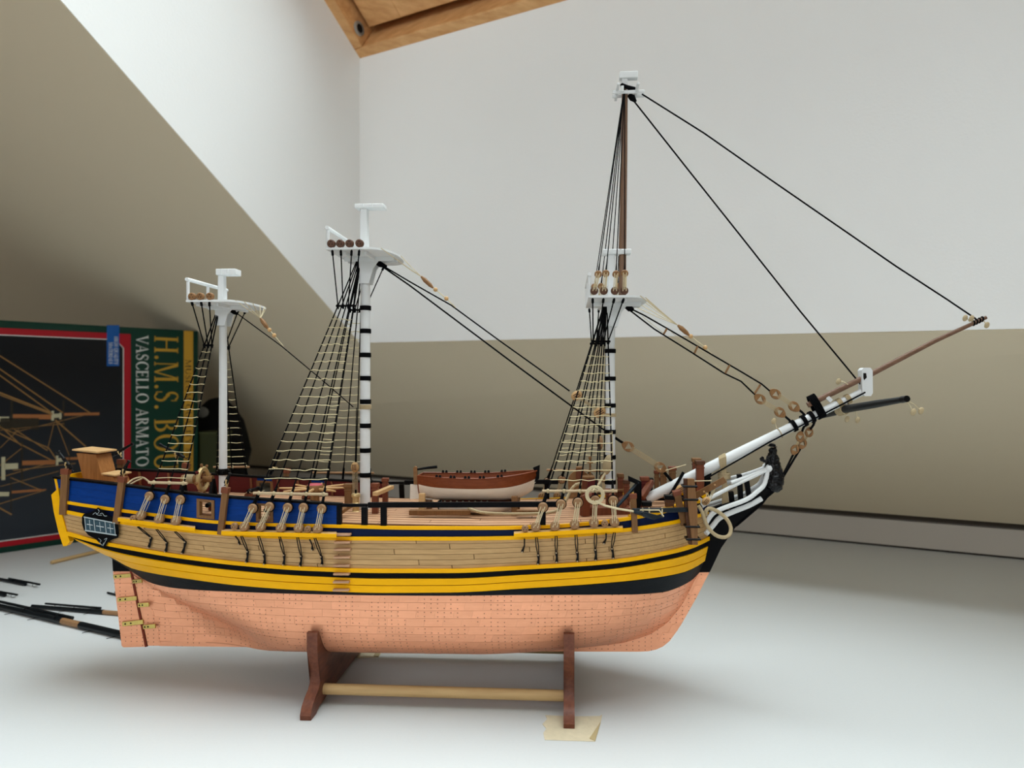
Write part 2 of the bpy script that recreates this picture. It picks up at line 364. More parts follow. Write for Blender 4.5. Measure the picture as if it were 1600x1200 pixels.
no = nt.nodes.new('ShaderNodeOutputMaterial'); mx = nt.nodes.new('ShaderNodeMixShader'); tr = nt.nodes.new('ShaderNodeBsdfTransparent'); gl = nt.nodes.new('ShaderNodeBsdfGlossy')
gl.inputs['Roughness'].default_value = 0.02; fr = nt.nodes.new('ShaderNodeFresnel'); fr.inputs[0].default_value = 1.25
nt.links.new(fr.outputs[0], mx.inputs[0]); nt.links.new(tr.outputs[0], mx.inputs[1]); nt.links.new(gl.outputs[0], mx.inputs[2]); nt.links.new(mx.outputs[0], no.inputs[0])
tr.inputs[0].default_value = (.94, .97, .96, 1)
wobj('pane', fboard(U1 + g0 + .05, U2 - g0 - .05, g0 + .06, LEN - g0 - .05, .06, .064), gm, smooth=0)
# eyelet in the left stile
gp = FP(U1 + fw * .35, .036, .0155)
mb = MB(); mb.lathe(gp - UH * .004, UH, [(.0105, 0), (.0105, .0055), (.0095, .0065), (.0065, .0065), (.0065, .0)], 24)
ey = wobj('grommet', mb, M['steel'])
mb = MB(); mb.lathe(gp - UH * .001, UH, [(.0066, 0), (.0066, .003)], 20); wobj('bolt_hole', mb, M['hole'])

# ---------------------------------------------------------------- the model ship: frame and helpers
TH = R(4); D0 = 0.60
OX, OY = (700 - 800) / F * D0, D0
CT, ST = math.cos(TH), math.sin(TH)
def P(px, py, s=0.0):
    """the point of the ship (x forward, y to port, z above the worktop) on the plane y = s that projects to a photo pixel"""
    dx, dz = (px - 800) / F, (600 - py) / F
    Y = (s + OX * ST + OY * CT) / (dx * ST + CT)
    X = dx * Y
    return Vector(((X - OX) * CT - (Y - OY) * ST, s, H + dz * Y))
def pxof(p):                                # inverse
    X = OX + p[0] * CT + p[1] * ST; Y = OY - p[0] * ST + p[1] * CT
    return 800 + F * X / Y, 600 - F * (p[2] - H) / Y
SHIP = empty('model_ship', (OX, OY, ZB), 'wooden three-masted model ship, coppered below a yellow wale, on the stand', 'model ship', -TH)
def ip(pts):                                # monotone cubic through points
    xs = np.array([p[0] for p in pts], float); ys = np.array([p[1] for p in pts], float)
    h = np.diff(xs); d = np.diff(ys) / h; m = np.zeros_like(xs); m[0] = d[0]; m[-1] = d[-1]
    for i in range(1, len(xs) - 1):
        m[i] = 0 if d[i - 1] * d[i] <= 0 else 3 * (h[i - 1] + h[i]) / ((2 * h[i] + h[i - 1]) / d[i - 1] + (h[i] + 2 * h[i - 1]) / d[i])
    def f(x):
        x = np.asarray(x, float); i = np.clip(np.searchsorted(xs, x) - 1, 0, len(h) - 1); t = (x - xs[i]) / h[i]
        t = np.clip(t, 0, 1)
        return (2 * t**3 - 3 * t**2 + 1) * ys[i] + (t**3 - 2 * t**2 + t) * h[i] * m[i] + (-2 * t**3 + 3 * t**2) * ys[i + 1] + (t**3 - t**2) * h[i] * m[i + 1]
    return f
NS = 121
class Row:                                  # one long line of the hull: x, half breadth and height against t = 0..1
    def __init__(s, pts, b):
        s.p0, s.p1 = pts[0][0], pts[-1][0]; f = ip(pts); s.bf = b if callable(b) else ip(b)
        px = np.linspace(s.p0, s.p1, NS); py = f(px); bb = s.bf(px)
        s.a = np.array([[*(lambda q: (q.x, k, q.z))(P(x, y, -k))] for x, y, k in zip(px, py, bb)])
    def at(s, t):
        t = min(max(t, 0), 1) * (NS - 1); i = min(int(t), NS - 2); k = t - i
        return s.a[i] * (1 - k) + s.a[i + 1] * k
    def t(s, px): return (px - s.p0) / (s.p1 - s.p0)
    def nrm(s, t):
        d = s.at(t + .006) - s.at(t - .006); n = np.array([-d[1], d[0]]) / (math.hypot(d[0], d[1]) + 1e-12)
        return n                            # outward in (x, b)
bW = ip([(80, .031), (100, .034), (180, .044), (300, .055), (450, .062), (600, .064), (800, .064), (900, .0625), (980, .056), (1040, .043), (1080, .026), (1098, .012), (1108, .004)])
bR_ = lambda px: bW(px) - .0012
def row(pts, b=bW): return Row(pts, b)
rRail = row([(85, 746), (170, 755.5), (260, 767), (340, 775.5), (440, 782.5), (533, 788.5)], bR_)
rA = row([(88, 781), (100, 783.7), (170, 794.5), (260, 806.5), (340, 815.6), (440, 820), (530, 822), (640, 824.8), (760, 825), (850, 823), (930, 817), (1000, 807), (1065, 791.5), (1104, 779)])
rB = row([(93, 797), (130, 804.5), (190, 815.5), (260, 825), (340, 832.8), (440, 838.5), (550, 841), (700, 841.3), (800, 840), (900, 835.5), (979, 827.5), (1030, 820), (1070, 811.5), (1105, 800)])
rW = row([(106, 833), (165, 848.5), (200, 855), (280, 868.5), (380, 880.5), (480, 888), (600, 891.5), (700, 891.5), (820, 886), (955, 877), (1022, 867), (1079, 853.5), (1106, 841)])           # thin yellow wale, centre
rK = row([(112, 838), (165, 853), (205, 862), (280, 874.5), (380, 887), (480, 895), (600, 899), (700, 899), (820, 893.5), (955, 885), (1022, 874.5), (1079, 861), (1106, 848)])            # black strake
bY = ip([(160, .006), (180, .010), (205, .018), (240, .031), (300, .046), (400, .058), (500, .0635), (600, .0645), (800, .0645), (900, .0625), (980, .055), (1040, .040), (1080, .022), (1098, .008), (1105, .003)])
rY0 = row([(118, 842), (165, 858), (205, 867.5), (280, 880), (380, 892), (480, 899.5), (600, 903.5), (700, 903.5), (820, 897.5), (955, 888.5), (1022, 878), (1079, 865), (1105, 853)])
rY1 = row([(165, 866), (175, 869.5), (205, 886), (240, 894.5), (280, 901), (380, 914.5), (480, 922), (600, 926), (700, 925.5), (820, 919), (955, 909.5), (1022, 902), (1065, 894), (1084, 886.5), (1100, 876)], bY)
bC = ip([(200, .0035), (210, .005), (220, .009), (240, .018), (280, .034), (340, .047), (420, .056), (520, .0615), (600, .063), (800, .063), (900, .060), (980, .050), (1034, .034), (1067, .0175), (1085, .007), (1092, .0035)])
rC = row([(203, 889), (210, 895), (220, 902), (240, 912), (280, 919.5), (380, 925), (480, 928), (600, 930), (700, 930.5), (820, 929.5), (977, 929), (1034, 925.5), (1067, 914.5), (1085, 903), (1092, 895)], bC)
NEAR, FAR = -1, 1
def S(ra, rb, v, t): return ra.at(t) * (1 - v) + rb.at(t) * v
def nrm3(ra, rb, v, t):
    du = S(ra, rb, v, min(t + .006, 1)) - S(ra, rb, v, max(t - .006, 0)); dv = S(ra, rb, v + .02, t) - S(ra, rb, v - .02, t)
    n = np.cross(du, dv); n /= (np.linalg.norm(n) + 1e-12)
    if n[1] < 0: n = -n
    return n
def plank(ra, rb, v0, v1, t0, t1, n=6, out=0.0, thick=.0012, mb=None, mi=0):
    """a board on the near (starboard) side; .mir() gives the far one"""
    mb = mb or MB(); ring = []
    for i in range(n + 1):
        t = t0 + (t1 - t0) * i / n; r = []
        for v, o in ((v0, out), (v1, out), (v1, out - thick), (v0, out - thick)):
            q = S(ra, rb, v, t) + nrm3(ra, rb, v, t) * o
            r.append(Vector((q[0], -max(q[1], .0), q[2])))
        ring.append(r)
    vs = [p for r in ring for p in r]
    fs = [(4 * i + j, 4 * i + (j + 1) % 4, 4 * i + 4 + (j + 1) % 4, 4 * i + 4 + j) for i in range(n) for j in range(4)]
    fs += [(3, 2, 1, 0), (4 * n, 4 * n + 1, 4 * n + 2, 4 * n + 3)]
    return mb.add(vs, fs, mi)
def band(r, up, dn, out, thick, t0=0, t1=1, n=60, mb=None, mi=0, lift=0.0):
    """a moulding of rectangular section running along one line"""
    mb = mb or MB(); ring = []
    for i in range(n + 1):
        t = t0 + (t1 - t0) * i / n; c = r.at(t); nn = r.nrm(t)
        ring.append([Vector((c[0] + nn[0] * o, -max(c[1] + nn[1] * o, .0005), c[2] + lift + z)) for o, z in ((out, up), (out, -dn), (out - thick, -dn), (out - thick, up))])
    vs = [p for q in ring for p in q]
    fs = [(4 * i + j, 4 * i + (j + 1) % 4, 4 * i + 4 + (j + 1) % 4, 4 * i + 4 + j) for i in range(n) for j in range(4)]
    fs += [(3, 2, 1, 0), (4 * n, 4 * n + 1, 4 * n + 2, 4 * n + 3)]
    return mb.add(vs, fs, mi)
def both(name, mb, m, parent=None, **k):
    parent = parent or SHIP
    return obj(name, mb, m, parent, **k), obj(name, mb.mir(), m, parent, **k)
def duo(name, mb, m, parent, **k):          # sub-part pair
    return obj(name, mb, m, parent, **k), obj(name, mb.mir(), m, parent, **k)

# ---- hull body below the copper line
UZ = np.linspace(0, 1, 25)
post_t, post_b = P(203, 889, -.0035), P(236, 1003, -.0035)        # stern post rabbet
rab = [P(x, y, -.0035) for x, y in ((1092, 895), (1085, 906), (1079, 919), (1065, 946), (1043, 973), (1013, 993), (964, 1007), (900, 1012))]
zc0, zk0 = post_t.z, post_b.z
zkb = rab[-1].z
rz = np.array([p.z for p in rab])[::-1]; rx = np.array([p.x for p in rab])[::-1]
def under(t, u):
    c = rC.at(t); zk = zk0 * (1 - t) + zkb * t
    xs = post_t.x + (post_b.x - post_t.x) * u
    zb_ = rab[0].z * (1 - u) + zkb * u; xb = float(np.interp(zb_, rz, rx))
    x0, x1 = rC.a[0][0], rC.a[-1][0]
    k = (c[0] - x0) / (x1 - x0)
    ex = xs + (xb - xs) * k
    z = c[2] + (zk - c[2]) * u
    full = (1 - u ** 3.0) ** (1 / 2.1)
    hol = (1 - u) ** 2.2 * .85 + .15 * (1 - u)
    aft = min(max((.50 - k) / .50, 0), 1); fwd = min(max((k - .72) / .28, 0), 1)
    xh = max(3.3 * k - .07, .045); g = 1 / (1 + (u / xh) ** 4.2)
    w = min(max((.40 - k) / .20, 0), 1); w = w * w * (3 - 2 * w)
    mid = full * (1 - w) + g * w
    fine = (1 - u ** 1.7) ** (1 / 1.25)
    mid = mid * (1 - fwd ** 1.3) + fine * fwd ** 1.3
    return np.array([ex, .0033 + (max(c[1], .0033) - .0033) * mid, z])
class URow:
    def __init__(s, u): s.u = u
    def at(s, t): return under(min(max(t, 0), 1), s.u)
HULL = None
nt_, nu_ = 72, 22
mb = MB(); vs = []
# core: everything from the copper line down, both sides, one skin
for sd in (-1, 1):
    g = []
    for j in range(nu_ + 1):
        u = (j / nu_)
        for i in range(nt_ + 1):
            q = under(i / nt_, u); g.append(Vector((q[0], sd * (q[1] - .0004), q[2])))
    w_ = nt_ + 1
    mb.add(g, [(j * w_ + i, j * w_ + i + 1, (j + 1) * w_ + i + 1, (j + 1) * w_ + i) for j in range(nu_) for i in range(nt_)])
HULL = obj('hull', mb, M['coppergap'], SHIP)
# copper plates: 9 strakes x 30 on the near side, each its own piece
nst, npl = 9, 30
def plate(mb, t0, t1, u0, u1, out):
    k = 3; top = []; bot = []
    for i in range(k + 1):
        t = t0 + (t1 - t0) * i / k
        for u in (u0, (u0 + u1) / 2, u1):
            q = under(t, u); du = under(min(t + .004, 1), u) - under(max(t - .004, 0), u); dv = under(t, min(u + .01, 1)) - under(t, max(u - .01, 0))
            n = np.cross(du, dv); n = n / (np.linalg.norm(n) + 1e-12); n = -n if n[1] < 0 else n
            a = q + n * out; b_ = q - n * .0004
            top.append(Vector((a[0], -max(a[1], .002), a[2]))); bot.append(Vector((b_[0], -max(b_[1], .002), b_[2])))
    m = len(top); f = []
    for i in range(k):
        for j in range(2):
            a = i * 3 + j; f.append((a, a + 3, a + 4, a + 1))
    rim = [0, 3, 6, 9, 10, 11, 8, 5, 2, 1]
    f += [(rim[i], rim[(i + 1) % 10], m + rim[(i + 1) % 10], m + rim[i]) for i in range(10)]
    mb.add(top + bot, f); return mb
ue = [0, .09, .19, .29, .40, .51, .62, .74, .86, .985]
farp = MB()
for j in range(nst):
    sh = (j % 2) * .5
    for i in range(npl):
        t0 = max((i - sh) / (npl - .5), 0) + .00008; t1 = min((i + 1 - sh) / (npl - .5), 1) - .00008
        if t1 - t0 < .006: continue
        q = plate(MB(), t0, t1, ue[j] + .0013, ue[j + 1] - .0013, .00012 + random.random() * .00016)
        obj('copper_plate', q, M['copper'], HULL, smooth=60)
        w = q.mir(); farp.add(w.v, w.f)
obj('copper_sheathing', farp, M['copper'], HULL, smooth=60, kind='stuff')

# ---- boot topping, wales, planking (near and far)
both('boot_topping', plank(rY1, rC, .06, .97, 0, 1, 90, .0003, .001), M['blackgrey'])
for nm_, ra, rb, a, b_, o_, m_ in (('wale_plank', rY0, rY1, .02, .475, .0008, 'yellow'), ('wale_plank', rY0, rY1, .525, 1.0, .0008, 'yellow')):
    both(nm_, plank(ra, rb, a, b_, .0, 1, 90, o_, .0016), M[m_])
both('black_strake', plank(rK, rY0, -.9, 1.0, 0, 1, 80, .0002, .001), M['black'])
both('wale_moulding', band(rW, .0014, .0014, .0016, .0022, n=90), M['yellow'])
# bare planking between the lower rail and the wale: six strakes with butt joints
NPL = 6
for k in range(NPL):
    cuts = sorted([0, 1] + [(.13 + .21 * i + .087 * ((k * 3) % 4)) for i in range(5) if .13 + .21 * i + .087 * ((k * 3) % 4) < .97])
    for a, b_ in zip(cuts[:-1], cuts[1:]):
        q = plank(rB, rW, k / NPL + .006, (k + 1) / NPL - .006, a + .0006, b_ - .0006, max(3, int((b_ - a) * 50)), .00005 + random.random() * .00015, .0012)
        obj('hull_plank', q, M['plank'], HULL); obj('hull_plank', q.mir(), M['plank'], HULL)
both('backing', plank(rB, rC, -.0, .5, .0, 1, 60, -.0006, .0008), M['seam'])
# rails and the dark strake between them
both('upper_rail', band(rA, .0011, .0011, .0014, .003, n=90), M['yellow'])
both('lower_rail', band(rB, .0013, .0013, .0014, .003, n=90), M['yellow'])
tb = rA.t(530)
both('topside_strake', plank(rA, rB, 0, 1, 0, 1, 90, .0001, .0016), M['navy'])
# blue bulwark aft, open at the two gun ports
tt = lambda px: rRail.t(px)
PORTS = ((309.5, 334.5), (402, 426))
class SubA:                                 # the stretch of the upper rail below the bulwark
    def at(s, t):
        p = rRail.p0 + (rRail.p1 - rRail.p0) * min(max(t, 0), 1)
        return rA.at(rA.t(max(p, rA.p0)))
rA2 = SubA()
edges = [0, tt(PORTS[0][0]), tt(PORTS[0][1]), tt(PORTS[1][0]), tt(PORTS[1][1]), 1]
for i in range(5):
    a, b_ = edges[i], edges[i + 1]
    if i in (1, 3):
        both('bulwark_board', plank(rRail, rA2, 0, .20, a, b_, 3, 0, .0022), M['blue'])
        both('bulwark_board', plank(rRail, rA2, .86, 1, a, b_, 3, 0, .0022), M['blue'])
    else:
        for v0, v1 in ((0, .335), (.34, .665), (.67, 1)):
            both('bulwark_board', plank(rRail, rA2, v0, v1, a, b_, 14, 0, .0022), M['blue'])
        both('bulwark_lining', plank(rRail, rA2, 0.0, 1.3, a, b_, 14, -.0023, .0006), M['redin'])
both('bulwark_end', plank(rRail, rA2, 0, 1, .985, 1.004, 1, .0006, .0034), M['black'])
both('cap_rail', band(rRail, .0009, .0007, .0016, .0058, n=50), M['black'])
for px in (135, 175, 225, 262, 300, 345, 380, 440, 480):   # ribs inside the bulwarks
    t = tt(px); both('bulwark_rib', plank(rRail, rA2, .06, 1.25, t - .0035, t + .0035, 1, -.003, .0016), M['ribwood'])
# gun port frames
for (x0, x1) in PORTS:
    a, b_ = tt(x0), tt(x1); w = .10 * (b_ - a) * 1.6
    f1 = MB(); plank(rRail, rA2, .16, .25, a - w * .3, b_ + w * .3, 3, .0010, .004, f1); plank(rRail, rA2, .80, .90, a - w * .3, b_ + w * .3, 3, .0010, .004, f1)
    plank(rRail, rA2, .25, .80, a - w * .3, a + w * .8, 2, .0010, .004, f1); plank(rRail, rA2, .25, .80, b_ - w * .8, b_ + w * .3, 2, .0010, .004, f1)
    both('port_frame', f1, M['postwood'])
# open rail amidships: two lengths of black rail on stanchions
def zdeck(x): return H - .1008 + .0052 * max(0, (-x - .02) / .17) ** 1.5 + .0055 * max(0, (x - .02) / .16) ** 1.6
rM = row([(533, 789.5), (570, 789.3), (700, 789), (870, 788.2)], bR_)
both('waist_rail', band(rM, .0018, .0018, .0006, .0036, rM.t(575), 1, 30), M['black'])
both('waist_rail', band(rM, .0008, .0012, .0004, .0032, 0, rM.t(574), 6), M['black'])
for px in (569, 599, 848):
    t = rM.t(px); a = rM.at(t); b_ = rA.at(rA.t(px))
    both('stanchion', MB().bar((a[0], -(a[1] - .0012), a[2] - .0016), (b_[0], -(b_[1] - .0012), b_[2]), .0042, .0026, (0, 1, 0)), M['black'])
# bow: capping of the open bulwark
both('bow_cap', band(rA, .0016, .0002, -.0002, .0046, rA.t(985), .985, 24), M['yellow'])

# ---- deck
xs0, xs1 = -.292, .196
rAx = np.array([q[0] for q in rA.a]); rAb = np.array([q[1] for q in rA.a])
def bdeck(x): return float(np.interp(x, rAx, rAb)) - .0022
w = .0092; nd = 13
for i in range(-(nd // 2), nd // 2 + 1):
    s0 = i * w
    xx = [x for x in np.linspace(xs0, xs1, 160) if bdeck(x) > abs(s0) + w * .42]
    if len(xx) < 6: continue
    lo, hi = xx[0], xx[-1]
    cuts = [lo] + [c for c in (xs0 + .03 + .11 * k + .036 * (i % 3) for k in range(6)) if lo + .01 < c < hi - .01] + [hi]
    for a, b_ in zip(cuts[:-1], cuts[1:]):
        n = max(2, int((b_ - a) / .03)); q = MB()
        for k in range(n):
            x0, x1 = a + (b_ - a) * k / n + (.00025 if k == 0 else 0), a + (b_ - a) * (k + 1) / n - (.00025 if k == n - 1 else 0)
            z0, z1 = zdeck(x0), zdeck(x1); h = w / 2 - .0010
            q.hexa([(x0, s0 - h, z0 - .001), (x0, s0 + h, z0 - .001), (x0, s0 + h, z0), (x0, s0 - h, z0)], [(x1, s0 - h, z1 - .001), (x1, s0 + h, z1 - .001), (x1, s0 + h, z1), (x1, s0 - h, z1)])
        if i == -nd // 2 and a == cuts[0]: DECK = None
        obj('deck_plank', q, M['deck'], HULL, smooth=0)
q = MB(); g0_, g1_ = [], []
for x in np.linspace(xs0, xs1 + .006, 60):
    b_ = max(bdeck(x), .002); g0_.append(Vector((x, -b_, zdeck(x) - .00005))); g1_.append(Vector((x, b_, zdeck(x) - .00005)))
for k in range(59):
    q.hexa([g0_[k] - Vector((0, 0, .001)), g1_[k] - Vector((0, 0, .001)), g1_[k], g0_[k]], [g0_[k + 1] - Vector((0, 0, .001)), g1_[k + 1] - Vector((0, 0, .001)), g1_[k + 1], g0_[k + 1]])
obj('deck_seams', q, mat('deck_seam', '#6a4630', .9), HULL, smooth=0)

# ---- stern: transom, quarter pieces, counter
sb = lambda px: float(bW(px))
def PN(px, py, extra=0.0): return P(px, py, -(sb(px) + extra))
qp = [(91, 763), (80, 773), (84, 800), (91, 830), (98.5, 853.5), (104, 853), (109, 846), (104, 832), (97, 805), (93.5, 782)]
q = MB(); poly = [PN(x, y, .0015) for x, y in qp]; q.prism(poly, (0, .005, 0)); both('quarter_piece', q, M['yellow'])
ta, tb2 = PN(84, 745), PN(92, 785); tc = PN(108, 834)
q = MB(); th = Vector((.002, 0, 0))
for a, b_ in ((ta, tb2), (tb2, tc)):
    q.hexa([a, (a.x, -a.y, a.z), (a.x + .002, -a.y, a.z), (a.x + .002, a.y, a.z)], [b_, (b_.x, -b_.y, b_.z), (b_.x + .002, -b_.y, b_.z), (b_.x + .002, b_.y, b_.z)])
obj('transom', q, M['yellow'], SHIP, smooth=0)
q = MB(); n = 8                              # counter: from the foot of the transom in to the stern post
cl = [(rK.at(i / n * .10), rY1.at(i / n * .05)) for i in range(n + 1)]
a0 = rW.at(0); b0 = rY1.at(0)
q.hexa([(a0[0], -a0[1], a0[2] - .002), (a0[0], a0[1], a0[2] - .002), (a0[0] + .002, a0[1], a0[2]), (a0[0] + .002, -a0[1], a0[2])],
       [(b0[0], -b0[1] - .001, b0[2]), (b0[0], b0[1] + .001, b0[2]), (b0[0] + .002, b0[1], b0[2] + .002), (b0[0] + .002, -b0[1], b0[2] + .002)])
obj('counter', q, M['yellow'], SHIP, smooth=0)
# keel, stern post, stem
kp = [(236, 1003), (250, 1009.5), (480, 1012), (720, 1016), (879, 1018), (998, 1018.3), (1013, 1017.6), (1025, 1015), (1036, 1010), (1046, 1002), (1056, 988.5), (1065, 975), (1088, 934.5), (1108.5, 894), (1091, 894), (1083, 906), (1077, 919), (1063, 946), (1041, 972), (1011, 990), (962, 1004), (880, 1009), (480, 1004), (300, 1001)]
q = MB(); q.prism([P(x, y, -.0034) for x, y in kp], (0, .0068, 0)); KEEL = obj('keel', q, M['copper'], SHIP, smooth=0)
for i in range(7):                           # plates let into the stem below water: thin proud sheets
    x0, y0 = [(1093, 899), (1086, 915), (1080, 930), (1071, 946), (1061, 962), (1050, 976), (1036, 988)][i]
    x1, y1 = [(1105, 899), (1098, 914), (1090, 929), (1082, 944), (1074, 958), (1066, 972), (1054, 988)][i]
    dy = 14
    q = MB(); q.prism([P(x0, y0, -.0035), P(x1, y1, -.0035), P(x1 - 8, y1 + dy, -.0035), P(x0 - 7, y0 + dy, -.0035)], (0, -.0002, 0)); obj('copper_plate', q, M['copper'], KEEL, smooth=0)
sp = [(205, 885), (218, 885), (252, 1009), (231, 1009)]
q = MB(); q.prism([P(x, y, -.0036) for x, y in sp], (0, .0072, 0)); obj('stern_post', q, M['copper'], SHIP, smooth=0)
rud = [(176.5, 893), (206, 893), (230, 1008), (226, 1010.5), (193, 1011.5), (190, 1009)]
q = MB(); q.prism([P(x, y, -.003) for x, y in rud], (0, .006, 0)); RUD = obj('rudder', q, M['copper'], SHIP, smooth=0)
q = MB(); q.prism([P(x, y, -.003) for x, y in ((174.5, 862), (200, 862), (206, 892.5), (176.5, 892.5))], (0, .006, 0)); obj('rudder_head', q, M['black'], SHIP, smooth=0)
q = MB(); q.prism([P(x, y, -.003) for x, y in ((200, 862), (218, 872), (219, 886), (204, 886))], (0, .006, 0)); obj('stern_post_head', q, M['black'], SHIP, smooth=0)
for k in range(7):                           # rudder plates
    f0, f1 = k / 7 + .008, (k + 1) / 7 - .008
    L_ = lambda f: (177.5 + 13.5 * f, 894 + 116 * f); Rr = lambda f: (205 + 24 * f, 894 + 114 * f)
    q = MB(); q.prism([P(*L_(f0), -.003), P(*Rr(f0), -.003), P(*Rr(f1), -.003), P(*L_(f1), -.003)], (0, -.0003, 0)); obj('copper_plate', q, M['copper'], RUD, smooth=0)
q = MB(); q.bar(P(206.5, 886, -.0015), P(231, 1009, -.0015), .0018, .0056, (0, 1, 0)); obj('rudder_gap', q, M['ruddergap'], SHIP)
for (x0, y0, x1, y1, h) in ((177.5, 901, 205, 899, 6), (208, 908.5, 222, 907.5, 6), (184, 937, 214, 934.5, 6.5), (216, 945.5, 233, 944.5, 6.5), (191.5, 975, 224, 971.5, 7), (224, 979.5, 243, 978, 6.5)):
    a, b_ = P(x0, y0, -.0044 - (.0016 if x0 > 207 and y0 > 915 else 0)), P(x1, y1, -.0044 - (.0022 if x0 > 207 else 0) - (.003 if y0 < 915 and x0 > 207 else 0))
    q = MB(); q.bar(a, b_, h * .00051, .0014, (0, 1, 0)) if False else q.bar(a, b_, .0014, h * .00051, (0, 0, 1)); st = obj('gudgeon_strap', q, M['brass'], SHIP, bevel=.0002)
    for f in (.15, .42):
        q = MB(); q.lathe(a + (b_ - a) * f + Vector((0, -.0006, 0)), (0, -1, 0), [(.0008, 0), (.0006, .0004)], 8); obj('bolt', q, M['iron'], st)
q = MB()
# ladder of side steps
for y in (835, 847, 858.5, 870.5, 883.5, 896.5, 909, 921.5):
    for_x = 536 - (y - 835) * .03; bb = sb(536) + (.0012 if y < 880 else .0012)
    a = P(for_x - 12.5, y, -(bb + .0012)); b_ = P(for_x + 12.5, y, -(bb + .0012))
    q = MB(); q.bar(a, b_, .0042, .0015, (0, 0, 1)); obj('side_step', q, M['step'], SHIP, bevel=.0003)

# ---------------------------------------------------------------- masts
def spar(name, pts, m, n=20, parent=None, **k):        # pts: (px, py, radius in px) on the centre plane
    q = MB(); c = [P(x, y) for x, y, r in pts]; q.tube(c, [r * .000508 for _, _, r in pts], n)
    return obj(name, q, m, parent or SHIP, **k)
def ring(parent, px, py, r, h, m, name='mast_band', s=0):
    c = P(px, py, s); q = MB(); hh = h * .000508 / 2; rr = r * .000508
    q.lathe(c - Vector((0, 0, hh)), (0, 0, 1), [(rr * .97, 0), (rr, hh * .3), (rr, hh * 1.7), (rr * .97, hh * 2)], 20)
    return obj(name, q, m, parent)
MIZ = spar('mizzen_mast', [(348.5, 775, 6.4), (348.5, 640, 6.3), (348.5, 500, 6.0), (347, 480, 5.6)], M['white'])
MAIN = spar('main_mast', [(570.5, 812, 8.0), (570.5, 640, 7.9), (571, 440, 7.5), (571, 405, 7.2)], M['white'])
FORE = spar('fore_mast', [(954, 812, 7.6), (953.5, 640, 7.4), (953.5, 540, 7.0), (955, 470, 6.8)], M['white'])
for y in (481.5, 517.5, 554.8, 591, 627.5, 665, 703.5, 742): ring(MAIN, 571, y, 8.9, 7.2, M['tar'])
for y in (548.5, 591.6, 633.5, 674.5, 714, 753): ring(FORE, 953.5, y, 8.7, 6.4, M['tar'])
ring(MIZ, 348.5, 737, 8.6, 10, M['iron'], 'mast_collar')
for a in range(6):
    c = P(348.5, 737); an = a * PI / 3; q = MB(); q.box(c + Vector((math.cos(an), math.sin(an), 0)) * .005, .002, .002, .0022, rot=Matrix.Rotation(an, 3, 'Z')); obj('cleat', q, M['iron'], MIZ)
# the round belts of thread on mainmast
c0 = P(571, 635.5); q = MB()
for k in range(4): q.tube([c0 + Vector((math.cos(2 * PI * i / 16) * .0043, math.sin(2 * PI * i / 16) * .0043, (k - 1.5) * .0009)) for i in range(16)], .0006, 5, closed=True)
obj('cream_lashing', q, M['rope'], MAIN)

# tops
def top_platform(name, aft_px, tip_px, near_y, hw, zoff, parent, straight_px):
    """D-shaped platform; aft edge across the ship, round at the front. near_y is the height of its near edge"""
    zt_ = P(straight_px, near_y, -hw).z
    xa = P(aft_px, near_y, -hw).x; xb = P(tip_px, 500, 0).x; xm = P(straight_px, near_y, -hw).x
    pts = [Vector((xa, -hw, zt_)), Vector((xm, -hw, zt_))]
    for i in range(1, 16):
        a = -PI / 2 + PI * i / 16; pts.append(Vector((xm + (xb - xm) * math.cos(a) ** .7, hw * math.sin(a), zt_)))
    pts += [Vector((xm, hw, zt_)), Vector((xa, hw, zt_))]
    q = MB(); q.prism(pts, (0, 0, -.0016)); o = obj(name, q, M['white'], parent, smooth=30, bevel=.0004)
    return o, xa, xm, xb, zt_
def trestle(parent, o, xa, xb, zt_, mx, hw):
    for s in (-.0058, .0058):
        q = MB(); q.bar((xa + .004, s, zt_ - .0032), (xb - .004, s, zt_ - .0032), .0022, .0034); obj('trestle_tree', q, M['white'], parent, bevel=.0003)
    for x in (mx - .0075, mx + .0085):
        q = MB(); q.bar((x, -hw * .82, zt_ - .0029), (x, hw * .82, zt_ - .0029), .0022, .0026); obj('cross_tree', q, M['white'], parent, bevel=.0003)
def hounds(parent, mx, ztop, h, w):
    q = MB()
    for s in (-.0046, .0046):
        q.prism([(mx - .0036, s, ztop), (mx + w, s, ztop), (mx + w * .62, s, ztop - h * .35), (mx + .0044, s, ztop - h), (mx - .0034, s, ztop - h)], (0, -.0016 if s < 0 else .0016, 0))
    obj('hounds', q, M['white'], parent)
def rail_top(parent, xa, zt_, hw, hgt, n, slope=0.0):
    zr = zt_ + hgt
    q = MB(); q.tube([(xa + .0008, -hw, zr), (xa + .0008, hw, zr - slope)], .0015, 8); obj('rail', q, M['white'], parent)
    for i in range(n):
        s = -hw * .94 + 1.88 * hw * i / (n - 1); f = (s + hw) / (2 * hw)
        q = MB(); q.tube([(xa + .0008, s, zt_ - .0003), (xa + .0008, s, zr - slope * f)], .0012, 8); obj('rail_post', q, M['white'], parent)
def cap(parent, x0, x1, y0, y1, hw, holes=0):
    a, b_ = P(x0, y1, -hw), P(x1, y0, -hw); q = MB(); q.box(((a.x + b_.x) / 2, 0, (a.z + b_.z) / 2), b_.x - a.x, 2 * hw, b_.z - a.z); o = obj('mast_cap', q, M['white'], parent, bevel=.0006)
    for f in (.3, .62):
        q = MB(); q.tube([(a.x + (b_.x - a.x) * f, -hw - .0003, a.z + .0004), (a.x + (b_.x - a.x) * f, -hw - .0003, b_.z - .0004)], .0006, 6); obj('eye_bolt', q, M['white'], parent)
